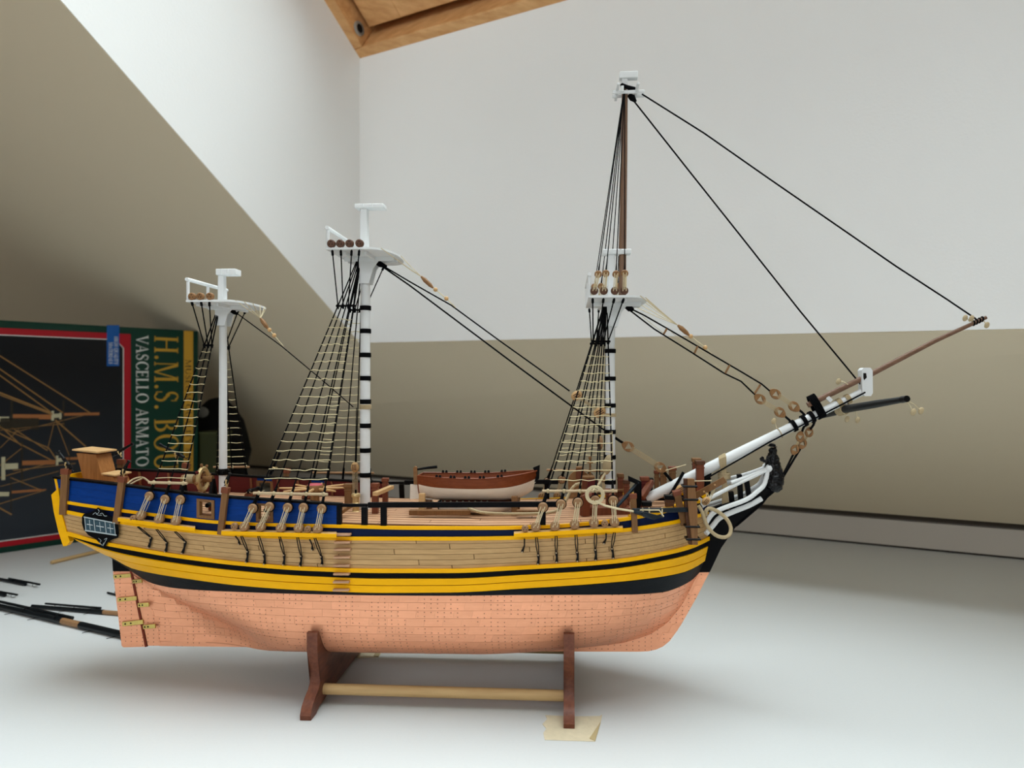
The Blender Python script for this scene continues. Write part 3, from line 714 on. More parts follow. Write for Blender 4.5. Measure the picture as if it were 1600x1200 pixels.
def headpost(parent, px, y0, y1, r):
    a, b_ = P(px, y0), P(px, y1); q = MB(); w = r * .000508
    q.hexa([a + Vector((i * w, j * w, 0)) for i, j in ((-1, -1), (1, -1), (1, 1), (-1, 1))], [b_ + Vector((i * w * .9, j * w * .9, 0)) for i, j in ((-1, -1), (1, -1), (1, 1), (-1, 1))])
    obj('mast_head', q, M['white'], parent, bevel=.0008)
# mizzen top
o, xa, xm, xb, zt_ = top_platform('mizzen_top', 290, 401, 468, .0345, 0, SHIP, 350); MTOP = o; MZ = zt_; MXA = xa
mx = P(348, 470).x; trestle(o, o, xa, xb, zt_, mx, .034); hounds(MIZ, mx, zt_ - .004, .0135, .0105); rail_top(o, xa, zt_, .0345, .0158, 3)
headpost(MIZ, 347, 480, 426, 5.6); cap(MIZ, 336.5, 368, 419.5, 429.5, .0055)
# main top
o, xa, xm, xb, zt_ = top_platform('main_top', 509, 626, 386, .040, 0, SHIP, 568); ATOP = o; AZ = zt_; AXA = xa
mx = P(571, 400).x; trestle(o, o, xa, xb, zt_, mx, .039); hounds(MAIN, mx, zt_ - .004, .0185, .0125); rail_top(o, xa, zt_, .040, .0150, 3)
headpost(MAIN, 569.5, 410, 322, 6.4); cap(MAIN, 553.5, 599, 317.5, 324.5, .006)
# fore top
o, xa, xm, xb, zt_ = top_platform('fore_top', 919.5, 1009, 461, .039, 0, SHIP, 975); FTOP = o; FZ = zt_; FXA = xa
mx = P(955, 465).x; trestle(o, o, xa, xb, zt_, mx, .038); hounds(FORE, mx, zt_ - .004, .0165, .0120); rail_top(o, xa, zt_, .039, .0155, 3)
headpost(FORE, 955, 472, 393, 6.2); cap(FORE, 942, 986.5, 388.5, 396.5, .006)
TOPM = spar('fore_topmast', [(972.3, 470, 5.6), (973, 380, 5.6), (975, 250, 5.1), (976.2, 140, 4.6)], M['topmast'])
q = MB(); a, b_ = P(976, 143), P(976, 119); w = .0021
q.hexa([a + Vector((i * w, j * w, 0)) for i, j in ((-1, -1), (1, -1), (1, 1), (-1, 1))], [b_ + Vector((i * w, j * w, 0)) for i, j in ((-1, -1), (1, -1), (1, 1), (-1, 1))]); obj('topmast_head', q, M['white'], TOPM)
a, b_ = P(968, 121.5, -.0035), P(997, 110.5, -.0035); q = MB(); q.box(((a.x + b_.x) / 2, 0, (a.z + b_.z) / 2), b_.x - a.x, .007, b_.z - a.z); obj('topmast_cap', q, M['white'], TOPM, bevel=.0004)
# topmast cross trees
z_ = P(980, 147).z
for s in (-.0042, .0042):
    q = MB(); q.bar((P(957, 147, s).x, s, z_), (P(1007, 147, s).x, s, z_), .0016, .0026); obj('trestle_tree', q, M['white'], TOPM, bevel=.0003)
for px in (964, 994):
    q = MB(); q.bar((P(px, 147).x, -.017, z_ + .0016), (P(px, 147).x, .017, z_ + .0016), .002, .0016); obj('cross_tree', q, M['white'], TOPM, bevel=.0003)
for px in (972.5, 995.5):
    q = MB(); q.bar(P(px, 143, -.006), P(px, 134, -.006), .0022, .0014, (0, 1, 0)); obj('upright', q, M['white'], TOPM, bevel=.0003)
q = MB(); q.tube([P(971, 132.5, -.003), P(980, 136, -.0045), P(992, 139, -.003)], .0015, 6); q.tube([P(971, 134.5, .003), P(980, 138, .0045), P(992, 141, .003)], .0015, 6)
q.tube([P(971.5, 133, -.0035), P(971.5, 133, .0035)], .0014, 6); obj('stay_collar', q, M['tar'], TOPM)

# ---------------------------------------------------------------- bowsprit, jib boom, spritsail yard
BS = spar('bowsprit', [(1010, 780, 8.0), (1080, 745, 8.3), (1150, 710, 8.0), (1250, 660.5, 6.6), (1352, 610, 5.4)], M['white'])
JB = spar('jib_boom', [(1262, 633, 4.4), (1360, 585, 4.2), (1460, 533, 3.5), (1541, 496, 2.6)], M['jib'])
q = MB(); c = P(1355, 597)
a = [P(x, y, -.004) for x, y in ((1346.5, 578), (1350, 574.5), (1360, 574.5), (1363.5, 579), (1364, 614), (1361, 619), (1351, 619), (1347.5, 613))]
q.prism(a, (0, .008, 0)); CAPB = obj('bowsprit_cap', q, M['white'], SHIP, bevel=.0006)
q = MB(); q.prism([P(x, y, -.0041) for x, y in ((1349, 583), (1353, 583), (1354, 590), (1350, 594), (1349, 590))], (0, -.0004, 0)); obj('cap_hole', q, M['hole'], CAPB)
def wrap(name, p0, p1, n, m, parent, rr, rope=.0008, ext=0):
    """turns of rope around the line p0-p1 spaced along it"""
    d = (p1 - p0); ax = d.normalized(); a = ax.cross(Vector((0, 1, 0))).normalized(); b_ = Vector((0, 1, 0))
    q = MB()
    for k in range(n):
        c = p0 + d * (k / max(n - 1, 1)); N = 16; pts = []
        for i in range(N):
            t = 2 * PI * i / N; v = a * math.sin(t) * rr; pts.append(c + v + b_ * math.cos(t) * rr + (a * (-ext) if (ext and math.sin(t) * ext < 0) else Vector((0, 0, 0))))
        q.tube(pts, rope, 5, closed=True)
    return obj(name, q, m, parent)
def axis_pt(px, s=0):                       # point on the bowsprit axis at px
    f = ip([(1010, 780), (1080, 745), (1150, 710), (1250, 660.5), (1352, 610)]); return P(px, float(f(px)), s)
q = MB()
for k in range(5):                           # black lashing that holds boom and bowsprit together
    c = axis_pt(1276 + k * 2.3); d = (axis_pt(1300) - axis_pt(1260)).normalized(); n_ = Vector((-d.z, 0, d.x))
    pts = [c + Vector((0, .0043 * math.cos(t), 0)) + n_ * (.0095 + .0058 * 1 + .0 if math.sin(t) > 0 else -.004) * abs(math.sin(t)) ** .8 for t in [2 * PI * i / 14 for i in range(14)]]
    q.tube(pts, .0007, 5, closed=True)
obj('boom_lashing', q, M['tar'], SHIP)
for px in (1240, 1256, 1268): wrap('rope_collar', axis_pt(px - 2), axis_pt(px + 2), 4, M['tar'], BS, .0042, .0006)
wrap('cream_band', axis_pt(1309), axis_pt(1314), 5, M['rope'], BS, .0036, .0005); wrap('cream_band', axis_pt(1322), axis_pt(1327), 5, M['rope'], BS, .0035, .0005)
wrap('thin_band', axis_pt(1218), axis_pt(1219), 1, M['rope'], BS, .0041, .0004)
q = MB(); q.bar(P(1292, 620, -.001), P(1299, 627, -.001), .003, .0022, (0, 1, 0)); obj('saddle_chock', q, M['white'], BS, bevel=.0003)
# spritsail yard
q = MB(); pf, pn = P(1284, 651, .045), P(1412, 624, -.085); pm = P(1322, 639, -.004)
q.tube([pf, pf + (pm - pf) * .5, pm, pm + (pn - pm) * .55, pn], [.0016, .0024, .0030, .0027, .0020], 12); YD = obj('spritsail_yard', q, M['spar'], SHIP)
q = MB(); q.tube([pn - (pn - pm) * .02, pn + (pn - pm) * .05], [.0024, .0022], 10); obj('yard_end', q, M['iron'], YD)
q = MB()
for k in range(5):
    c = pm + (pf - pm) * (.05 + .05 * k); ax = (pm - pf).normalized(); a = ax.orthogonal().normalized(); b_ = ax.cross(a)
    q.tube([c + (a * math.cos(t) + b_ * math.sin(t)) * .0033 for t in [2 * PI * i / 12 for i in range(12)]], .0007, 5, closed=True)
obj('cream_lashing', q, M['rope'], YD)

# ---------------------------------------------------------------- small rigging pieces
def block(px, py, s, r=.0019, parent=None, m=None, ln=1.35, ang=0.0, strings=()):
    q = MB(); c = P(px, py, s); q.ball(c, r, r * .8, r * ln, 8, 6, rot=Matrix.Rotation(ang, 3, 'Y')); o = obj('pulley_block', q, m or M['rope'], SHIP)
    for (x, y, s2) in strings:
        t = MB(); e_ = P(x, y, s2); mid = (c + e_) / 2 + Vector((0, 0, .0012)); t.tube([c, mid, e_], .00032, 4); obj('tail_thread', t, M['thread'], o)
    return o
for (x, y, s, st) in ((1310, 596, -.004, [(1325, 601, -.003)]), (1209, 658, -.004, [(1213, 668, -.004)]), (1323.6, 655, -.006, [(1318, 645, -.006)]), (1340, 656, -.008, [(1337, 643, -.008)]),
                      (1427, 644, -.085, [(1415, 627, -.085)]), (1439, 642, -.08, [(1416, 626, -.085)]), (1508, 497, -.003, [(1515, 503, 0)]), (1518, 497.5, -.003, [(1520, 503, 0)]), (1542, 508, -.003, [(1533, 501, 0)])):
    block(x, y, s, .0019, strings=st, ang=.4)
q = MB(); e0 = P(1527, 502)
for k in range(4):
    c = P(1521 + k * 4.5, 505 - k * 2.1); q.tube([c + Vector((0, .0018 * math.cos(t), .0018 * math.sin(t))) for t in [2 * PI * i / 10 for i in range(10)]], .0006, 5, closed=True)
obj('boom_end_lashing', q, M['tar'], JB)
def deadeye(p, r=.003, axis=(0, 1, 0), m=None, holes=True, parent=None, label=None):
    q = MB(); p = Vector(p); ax = Vector(axis).normalized(); h = r * .62
    q.lathe(p - ax * h, ax, [(r * .80, 0), (r, h * .35), (r, h * .75), (r * .84, h), (r, h * 1.25), (r, h * 1.65), (r * .80, 2 * h)], 16)
    o = obj('deadeye', q, m or M['deadeye'], parent or SHIP)
    if holes:
        a = ax.cross(Vector((0, 0, 1))).normalized(); b_ = a.cross(ax)
        q = MB()
        for k in range(3):
            t = PI / 2 + 2 * PI * k / 3; q.lathe(p + (a * math.cos(t) + b_ * math.sin(t)) * r * .42 - ax * (h * 1.06), ax, [(r * .15, 0), (r * .15, h * 2.12)], 6)
        obj('lanyard_hole', q, M['hole'], o)
    return o
def lanyard(p0, p1, r=.003, sy=-.0022):
    a = P; q = MB(); d = p1 - p0; w = Vector((r * .42, 0, 0))
    for k in (-1, 0, 1):
        dz = Vector((0, 0, r * (.42 if k == 0 else -.2)))
        for o_ in (0,):
            q.tube([p0 + w * k + dz * .7 + Vector((o_, sy, 0)), p0 + d * .5 + w * k * .9 + Vector((o_, sy * 1.1, 0)), p1 + w * k - dz * .7 + Vector((o_, sy, 0))], .00030, 4)
    for k in (-.7, .7):
        q.tube([p0 + w * k + Vector((0, -sy, 0)), p1 + w * k + Vector((0, -sy, 0))], .00025, 4)
    return q
def line(name, pts, r, m, n=5, parent=None, sag=0):
    q = MB(); q.tube(pts, r, n); return obj(name, q, m, parent or SHIP)

# channels, deadeyes, chain plates and shrouds of the three lower masts
def channel(x0, y0, x1, y1, bo, nm_='channel'):
    n = 10; q = MB(); q2 = MB()
    def pt(f, o): x = x0 + (x1 - x0) * f; return P(x, y0 + (y1 - y0) * f, -(sb(x) + o))
    for k in range(n):
        f0, f1 = k / n, (k + 1) / n; d = Vector((0, 0, .0011))
        a, b_, c, e_ = pt(f0, bo), pt(f1, bo), pt(f1, -.001), pt(f0, -.001)
        c.z, e_.z = b_.z, a.z
        q.hexa([a - d, e_ - d, e_ + d, a + d], [b_ - d, c - d, c + d, b_ + d])
        d2 = Vector((0, 0, .0013)); w2 = Vector((0, -.0009, 0))
        q2.hexa([a - d2 + w2, a - d2, a + d2, a + d2 + w2], [b_ - d2 + w2, b_ - d2, b_ + d2, b_ + d2 + w2])
    c1, c2 = both(nm_, q, M['light']); obj('channel_edge', q2, M['yellow'], c1); obj('channel_edge', q2.mir(), M['yellow'], c2)
channel(185, 811.5, 305, 827.5, .008); channel(346.5, 832.5, 526, 837, .009); channel(803, 836.5, 973, 827, .009)
SH = {}
def rig(key, lows, ups, top, zs, zst, foot, futt, small, chains, sheer, rat_r=.00028):
    """lows/ups: deadeye pixels on the near side; top: masthead pixel; zs: ratline pixel rows; futt: points on the platform edge"""
    nearl = []
    for i, ((lx, ly), (ux, uy)) in enumerate(zip(lows, ups)):
        pl_ = P(lx, ly, -(sb(lx) + .0070)); pu = P(ux, uy, -(sb(ux) + .0045))
        tp = P(top[0] - 1.2 + i * .9, top[1] + i * 1.2, -.0036)
        for sd in (-1, 1):
            fl = lambda v: Vector((v.x, v.y * -sd, v.z))
            deadeye(fl(pl_), .0034, holes=False); deadeye(fl(pu), .0034, holes=False)
            q = lanyard(pl_, pu, .0034)
            obj('lanyard', q if sd == -1 else q.mir(), M['thread'], SHIP)
            q = MB(); q.tube([pu + Vector((0, 0, .0034)), pu + (tp - pu) * .1, tp], [.00085, .00055, .00052], 5)
            q.tube([pu + (tp - pu) * .012, pu + (tp - pu) * .075], .00095, 6)
            q.tube([pu + Vector((math.cos(t) * .0034, .0001, math.sin(t) * .0034)) for t in [2 * PI * j / 14 for j in range(14)]], .0006, 5, closed=True)
            obj('shroud', q if sd == -1 else q.mir(), M['tar'], SHIP)
        nearl.append((pu, tp))
    def at(i, z):
        a, b_ = nearl[i]; f = (z - a.z) / (b_.z - a.z); return a + (b_ - a) * f
    for y in zs:
        z = P(top[0], y, -.03).z; n_ = len(nearl); sd_ = random.random
        for sd in (-1, 1):
            pts = []
            for i in range(n_):
                p = at(i, z + (random.random() - .5) * .0009); 
                if i == 0: pts.append(p + (at(0, z) - at(1, z)) * .06)
                pts.append(p + Vector((0, -.0006, 0)))
                if i < n_ - 1: pts.append((p + at(i + 1, z)) / 2 + Vector((0, -.0005, (random.random() - .65) * .0013)))
            pts.append(at(n_ - 1, z) + (at(n_ - 1, z) - at(n_ - 2, z)) * .06)
            q = MB(); q.tube(pts, rat_r, 4); obj('ratline', q if sd == -1 else q.mir(), M['ratthread'], SHIP)
    # sheer pole
    for sd in (-1, 1):
        z0 = nearl[0][0].z + sheer; q = MB(); q.tube([at(0, z0) + Vector((-.004, -.0013, 0)), at(len(nearl) - 1, z0) + Vector((.003, -.0013, 0))], .0010, 7)
        o = obj('sheer_pole', q if sd == -1 else q.mir(), M['pole'] if sd == -1 else M['deadeye'], SHIP)
        q = MB()
        for i in range(len(nearl)): q.ball(at(i, z0) + Vector((0, -.0012, 0)), .0014, .0014, .0017, 7, 5)
        obj('lashing', q if sd == -1 else q.mir(), M['rope'], o)
    # futtock stave and futtock shrouds
    zst_ = P(top[0], zst, -.02).z; a, b_ = at(0, zst_), at(len(nearl) - 1, zst_)
    q = MB(); q.tube([a + (a - b_) * .12, b_ + (b_ - a) * .15], .0008, 6); both('futtock_stave', q, M['tar'])
    for i, (fx, fy, hw) in enumerate(futt):
        f = i / max(len(futt) - 1, 1); st_ = a + (b_ - a) * f; e_ = P(fx, fy, -hw)
        q = MB(); q.tube([st_ + (st_ - e_) * .06, st_, e_], .0005, 5); q.tube([st_ - Vector((0, 0, .002)), st_ + (e_ - st_) * .03], .001, 6); q.tube([e_ + (st_ - e_) * .10, e_ + (st_ - e_) * .02], .0010, 6); both('futtock_shroud', q, M['tar'])
    for (x, y) in small: deadeye(P(x, y, -(sb(x) + .0070)), .0025)
    for ch in chains:
        pts = [P(x, y, -(sb(x) + (.0075 if k == 0 else .0022))) for k, (x, y) in enumerate(ch)]
        q = MB(); w = Vector((.0008, 0, 0))
        if len(pts) == 3:
            q.tube([pts[0] - w * .8, pts[0] + w * .8, (pts[0] + pts[1]) / 2 + w * 1.1, pts[1] + w * .4, pts[1] - w * .4, (pts[0] + pts[1]) / 2 - w * 1.1], .0004, 5, closed=True)
            q.tube([pts[1], (pts[1] + pts[2]) / 2 + w * .5, pts[2]], [.0012, .0007, .0012], 6)
        else: q.tube([pts[0], (pts[0] + pts[1]) / 2 + w, pts[1]], [.0006, .0005, .0011], 6)
        o1, o2 = both('chain_plate', q, M['iron'])
        q = MB()
        for p in pts[1:]: q.ball(p + Vector((0, -.0012, 0)), .0006, .0006, .0006, 6, 4)
        obj('bolt', q, M['brassbolt'], o1, kind='stuff')
fr_ = lambda a, b_, n: [a + (b_ - a) * i / (n - 1) for i in range(n)]
rig('miz', [(220.5, 805), (249, 811), (275, 814)], [(234, 775), (258.5, 780), (282.5, 780.5)], (342, 480), fr_(549, 742, 16), 539, 0,
    [(299, 470, .0335), (314, 470.5, .0335), (327, 471, .0335)], [(209, 810)], [[(215.6, 823), (236, 840), (232.5, 855)], [(244.7, 827), (260.6, 847.5), (258.8, 861.6)], [(273.7, 830.6), (289.7, 846.6), (285, 864)]], .0098)
rig('main', [(382, 823), (407.5, 823.5), (439, 824.6), (467, 825), (496.6, 826)], [(395.5, 794), (421.5, 791.5), (450, 793), (474.6, 793), (503, 794.6)], (561, 402), fr_(497, 741, 19), 477, 0,
    [(519, 390, .039), (532.5, 390, .039), (549.5, 390, .039), (561.5, 390, .039)], [(366.5, 822), (481, 827)],
    [[(377.5, 838), (387, 861.5), (385, 878)], [(404, 838), (412.5, 866), (413, 881)], [(437, 839), (444, 867), (443, 882)], [(465, 840), (470.5, 868.6), (469, 883.6)], [(492, 841), (502, 869.5), (503, 882)], [(368, 838), (374, 850)], [(484, 843), (488, 859)]], .0106)
rig('fore', [(837, 823), (867, 822), (898, 819), (928, 816.6), (960, 815.6)], [(848.5, 792), (876.6, 787.5), (903, 785), (930, 781.5), (958, 782)], (946, 474), fr_(556, 742, 15), 533, 0,
    [(926, 466, .038), (943, 466, .038), (960, 466, .038), (975, 466, .038)], [(820.5, 826), (945, 818)],
    [[(838, 840), (841, 867), (840.6, 881)], [(869, 838), (869, 863.4), (869.6, 878)], [(900, 836), (901.5, 862.5), (902, 876.6)], [(930.6, 834), (930, 858.7), (930.6, 874.7)], [(960, 832.5), (956, 857), (958, 872)], [(819.4, 842), (816, 862)], [(947, 834), (943.5, 849)]], .0106)
# deadeyes standing on the tops
for px, in ((300.5,), (313.5,), (328.5,)):
    p = P(px, 462, -.0335); 
    for sg in (1, -1): deadeye((p.x, p.y * sg, MZ + .0026), .0029, m=M['heart'])
for px in (518, 532, 546.5, 562):
    p = P(px, 381, -.039)
    for sg in (1, -1): deadeye((p.x, p.y * sg, AZ + .0029), .0031, m=M['deaddark'])
topf = P(976, 134, -.0025)
for i, (lx, ux) in enumerate(((928.5, 934.6), (943.5, 946.5), (960.5, 962.5), (975.5, 976))):
    pl_ = P(lx, 454.5, -.0375); pu = P(ux, 427.5 + (1 if i in (0, 2) else 0), -.0362)
    for sd in (-1, 1):
        fl = lambda v: Vector((v.x, v.y * -sd, v.z))
        deadeye(fl(pl_), .0029, m=M['deaddark'], holes=False); deadeye(fl(pu), .0027, m=M['heart'], holes=False)
        q = lanyard(pl_, pu, .0028); obj('lanyard', q if sd == -1 else q.mir(), M['thread'], SHIP)
        q = MB(); q.tube([pu, pu + (topf - pu) * .06, topf], [.0008, .0004, .0004], 5); obj('topmast_shroud', q if sd == -1 else q.mir(), M['tar'], SHIP)

# ---------------------------------------------------------------- stays
def stay(pts, r, m='tar', name='stay', s=None, n=6):
    return line(name, [P(x, y, (s or [0] * len(pts))[i]) for i, (x, y) in enumerate(pts)], r, M[m], n)
stay([(1003, 147), (1100, 208), (1200, 278), (1300, 347), (1400, 416), (1480, 468), (1523, 497), (1530, 503)], .00062)
stay([(989, 156), (1075, 265), (1160, 372), (1250, 486), (1351, 608)], .00062)
q = MB(); q.tube([P(983, 148), P(988, 153), P(993.5, 159)], [.0018, .0026, .001], 8); obj('stay_mouse', q, M['tar'], SHIP)
stay([(591, 411), (640, 440), (705, 477), (780, 532), (850, 582), (890, 611)], .00060)
stay([(591, 412), (640, 446), (720, 506), (800, 566), (880, 625), (944, 672)], .00068, s=[0, 0, 0, 0, 0, -.003])
stay([(961, 684), (970, 690), (977, 694)], .0011)
q = MB(); q.tube([P(586, 407), P(594, 413), P(604, 417)], [.0022, .0024, .0012], 8); obj('stay_mouse', q, M['tar'], SHIP)
q = MB(); q.tube([P(977, 478), P(984, 482), P(990, 484)], [.0016, .0026, .0013], 8); obj('stay_mouse', q, M['tar'], SHIP)
q = MB(); q.tube([P(360, 486), P(366, 488), P(371, 491)], [.0010, .0018, .0009], 8); obj('stay_mouse', q, M['tar'], SHIP)
stay([(985, 482), (1007, 493), (1042, 513), (1100, 547), (1160, 582), (1190, 600), (1203, 611)], .00062)
stay([(983, 484), (1022, 514), (1078, 549), (1131, 583), (1158, 596), (1180, 617)], .00062)
for (x0, y0, x1, y1) in ((1042, 513.5, 1037, 522), (1090, 541, 1085, 552), (1140, 570.5, 1133, 583.5), (1188, 601, 1179, 615)):
    q = MB(); q.tube([P(x0, y0), P(x1, y1)], .0008, 6); obj('stay_spreader', q, M['heart'], SHIP)
pts_ = [(1003, 494), (1036, 520), (1046, 516), (1082, 548), (1092, 545), (1128, 579), (1142, 575), (1178, 612)]
stay(pts_, .00016, 'ratthread', 'snaking_thread', n=4)
for a_, b_ in (((1040, 566), (1128, 572)), ((1142, 576), (1186, 600))): pass
stay([(368, 488), (440, 541), (500, 591), (552, 636)], .00048)
for s in (-.001, .001): stay([(557, 637), (556, 690), (555, 722)], .0004, s=[s, s, s])
# crow's feet: a fan of thread from the front of each top to a wooden batten and down to the stay
def crowfoot(edge, blk0, blk1, beads, end, n=6):
    c0, c1 = P(*blk0), P(*blk1); q = MB()
    for k in range(n):
        f = k / (n - 1) * 2 - 1; e_ = edge(f); q.tube([e_, e_ + (c0 - e_) * .55 + Vector((0, 0, -.0004)), c0], .0003, 4)
    obj('crowfoot_threads', q, M['thread'], SHIP)
    q = MB(); q.tube([c0, c0 + (c1 - c0) * .3, c0 + (c1 - c0) * .75, c1], [.0008, .0019, .0017, .0007], 8); obj('euphroe', q, M['heart'], SHIP)
    q = MB(); bs = [P(*b) for b in beads]; q.tube([c1] + bs + [P(*end)], .0004, 4); o = obj('tackle_thread', q, M['thread'], SHIP)
    for b in bs: t = MB(); t.ball(b, .0018, .0015, .0018, 8, 6); obj('pulley_block', t, M['light'], o)
def edge_of(xm, xb, hw, z):
    return lambda f: Vector((xm + (xb - xm) * math.cos(f * 1.05) ** .7, hw * math.sin(f * 1.05), z))
crowfoot(edge_of(P(350, 468, -.0345).x, P(401, 500).x, .0345, MZ), (407, 497), (419, 514), [(421, 515.5), (428.5, 524)], (443, 541))
crowfoot(edge_of(P(568, 386, -.040).x, P(626, 500).x, .040, AZ), (658, 432), (677, 450), [(680.5, 452.5), (697.5, 466.5)], (712, 481), 3)
crowfoot(edge_of(P(975, 461, -.039).x, P(1009, 500).x, .039, FZ), (1059, 508), (1077, 524), [(1079.5, 525.5), (1102, 543)], (1112, 553))
# hearts
def heart(px, py, r, ang, s=0.0, th=.0022, m='heart', parent=None):
    c = P(px, py, s); N = 18; out, inn = [], []
    for i in range(N):
        t = 2 * PI * i / N; rr = 1 + .28 * max(0, math.cos(t)) ** 3
        out.append((rr * math.cos(t), .86 * math.sin(t)))
        k = .46 / max(math.cos(((t + PI / 3) % (2 * PI / 3)) - PI / 3), .45) * .75; inn.append((k * math.cos(t) , k * math.sin(t)))
    ca, sa = math.cos(ang), math.sin(ang)
    f = lambda p, y, k=1: c + Vector(((p[0] * ca - p[1] * sa) * r * k, y, (p[0] * sa + p[1] * ca) * r * k))
    vs = [f(p, -th / 2, .93) for p in out] + [f(p, -th / 2) for p in inn] + [f(p, th / 2, .93) for p in out] + [f(p, th / 2) for p in inn] + [f(p, -th * .22) for p in out] + [f(p, th * .22) for p in out]
    fs = []
    for i in range(N):
        j = (i + 1) % N
        fs += [(i, j, N + j, N + i), (2 * N + j, 2 * N + i, 3 * N + i, 3 * N + j), (N + i, N + j, 3 * N + j, 3 * N + i), (j, i, 4 * N + i, 4 * N + j), (4 * N + j, 4 * N + i, 5 * N + i, 5 * N + j), (5 * N + j, 5 * N + i, 2 * N + i, 2 * N + j)]
    q = MB(); q.add(vs, fs); return obj('heart_block', q, M[m], SHIP, smooth=30)
def cords(a, b_, n, w, s=-.001, r=.00025):
    q = MB(); A, B = P(*a, s), P(*b_, s); d = (B - A).normalized(); nn = Vector((-d.z, 0, d.x))
    for k in range(n):
        o = nn * w * ((k + .5) / n - .5); q.tube([A + o, B + o], r, 4); 
    obj('lanyard', q, M['rope'], SHIP)
heart(1188, 624, .0044, R(140)); heart(1218, 644, .0044, R(-40)); cords((1192, 627), (1216, 642), 5, .0036)
heart(1212, 616, .0044, R(140)); heart(1240, 635, .0044, R(-40)); cords((1216, 618), (1238, 633), 5, .0036)
stay([(1225, 649), (1233, 656), (1238, 662)], .0009); stay([(1247, 639), (1254, 645), (1262, 654)], .0009)
heart(1250, 683, .0037, R(80), -.002); heart(1242, 702, .0037, R(-110), -.002); heart(1264, 676, .0037, R(80), .003); heart(1254, 693, .0037, R(-110), .003)
cords((1250, 685), (1243, 700), 4, .0018, -.002); cords((1263, 679), (1255, 691), 4, .0018, .003)
stay([(1258, 662), (1254, 672), (1252, 678)], .0009); stay([(1274, 655), (1271, 664), (1266, 671)], .0009)
stay([(1240, 709), (1232, 725), (1222, 745), (1190, 788), (1150, 822)], .0008, s=[-.002, -.002, -.003, -.0038, -.0038]); stay([(1252, 699), (1242, 715), (1224, 745)], .0008, s=[.003, .003, .003])
stay([(1352, 613), (1300, 640), (1200, 692), (1110, 744), (1085, 757)], .0006, s=[-.004, -.0042, -.0045, -.006, -.007])       # man rope under the bowsprit
heart(982, 698, .0047, R(150)); heart(1031, 730, .0047, R(-30)); cords((986, 701), (1029, 728), 6, .0044)
stay([(1038, 738), (1050, 752), (1060, 762)], .0012)
stay([(1068, 738), (1060, 752), (1052, 765), (1044, 780)], .0012, s=[-.0045, -.0055, -.006, -.006]); stay([(1060, 762), (1062, 768)], .0018, s=[-.006, -.006])
def tblock(px, py, r, ang, s=0.0, m='light'):
    c = P(px, py, s); q = MB(); q.ball(c, r, r * .7, r * 1.25, 12, 8, rot=Matrix.Rotation(ang, 3, 'Y')); o = obj('tackle_block', q, M[m], SHIP)
    t = MB(); ax = Matrix.Rotation(ang, 3, 'Y') @ Vector((0, 0, 1)); sx = Matrix.Rotation(ang, 3, 'Y') @ Vector((1, 0, 0))
    for k in (-1, 0, 1): t.bar(c + sx * r * .36 * k - ax * r * .7 + Vector((0, -r * .62, 0)), c + sx * r * .36 * k + ax * r * .7 + Vector((0, -r * .62, 0)), r * .16, r * .16, (0, 1, 0))
    obj('sheave_slot', t, M['deaddark'], o)
tblock(901, 618, .0037, R(58)); tblock(937, 644, .0042, R(58)); cords((906, 622), (934, 641), 4, .0022); stay([(945, 646), (962, 649)], .0009, 'rope'); wrap('cream_lashing', P(953.5, 647), P(953.5, 650), 3, M['rope'], FORE, .0042, .0006)
tblock(554.7, 730, .0034, 0); cords((554.5, 736), (555.6, 775), 5, .005, 0, .0003)
tblock(1064, 764, .0034, R(60), -.010); cords((1059, 767), (1040, 781), 4, .003, -.010)
q = MB(); q.ball(P(937.5, 692, -.02), .0024, .002, .0055, 8, 8); obj('tackle_block', q, M['deadeye'], SHIP); stay([(940, 660), (937.5, 685), (937, 742)], .0005, s=[-.012, -.02, -.03])
q = MB(); q.ball(P(949.5, 726, -.018), .0037, .003, .0078, 12, 10, rot=Matrix.Rotation(R(12), 3, 'Y')); o = obj('roped_fender', q, M['rope'], SHIP); 
stay([(955, 674), (955.5, 690), (956, 712)], .0010, 'rope', s=[-.006, -.008, -.014]); stay([(945, 740), (936, 756), (926, 768)], .0009, 'rope', s=[-.02, -.04, -.0715])
q = MB()
c = P(929.5, 773, -.0715)
for k in range(5): q.tube([c + Vector((math.cos(t) * (.0045 + .0005 * k), -.0002 * k, math.sin(t) * (.0047 + .0004 * k))) for t in [2 * PI * i / 20 for i in range(20)]], .00030, 5, closed=True)
obj('rope_coil', q, M['thread'], SHIP)
stay([(930, 783), (945, 790), (965, 795), (997, 800)], .0008, 'thread', s=[-.0715, -.0715, -.070, -.064])

# ---------------------------------------------------------------- head of the ship
kn = [(1091, 895), (1109, 894), (1127, 856), (1150, 823), (1185, 790), (1213, 767), (1222, 746), (1219, 730), (1204, 738), (1196, 757), (1182, 774), (1158, 788), (1130, 800), (1106, 806), (1106, 842), (1103, 866)]
q = MB(); q.prism([P(x, y, -.0034) for x, y in kn], (0, .0068, 0)); KNEE = obj('stem_knee', q, M['black'], SHIP, smooth=0, bevel=.0006)
def curve(pts, n=24):
    """smooth path through 3D points"""
    pts = [Vector(p) for p in pts]; out = []
    k = len(pts)
    for i in range(k - 1):
        p0, p1, p2, p3 = pts[max(i - 1, 0)], pts[i], pts[i + 1], pts[min(i + 2, k - 1)]
        m = max(2, n // (k - 1))
        for j in range(m):
            t = j / m; out.append(.5 * ((2 * p1) + (p2 - p0) * t + (2 * p0 - 5 * p1 + 4 * p2 - p3) * t * t + (3 * p1 - p0 - 3 * p2 + p3) * t ** 3))
    return out + [pts[-1]]
def PC(pts): return curve([P(x, y, s) for x, y, s in pts])
def railtube(name, pts, r):
    q = MB(); c = PC(pts); q.tube(c, r, 8); both(name, q, M['white'])
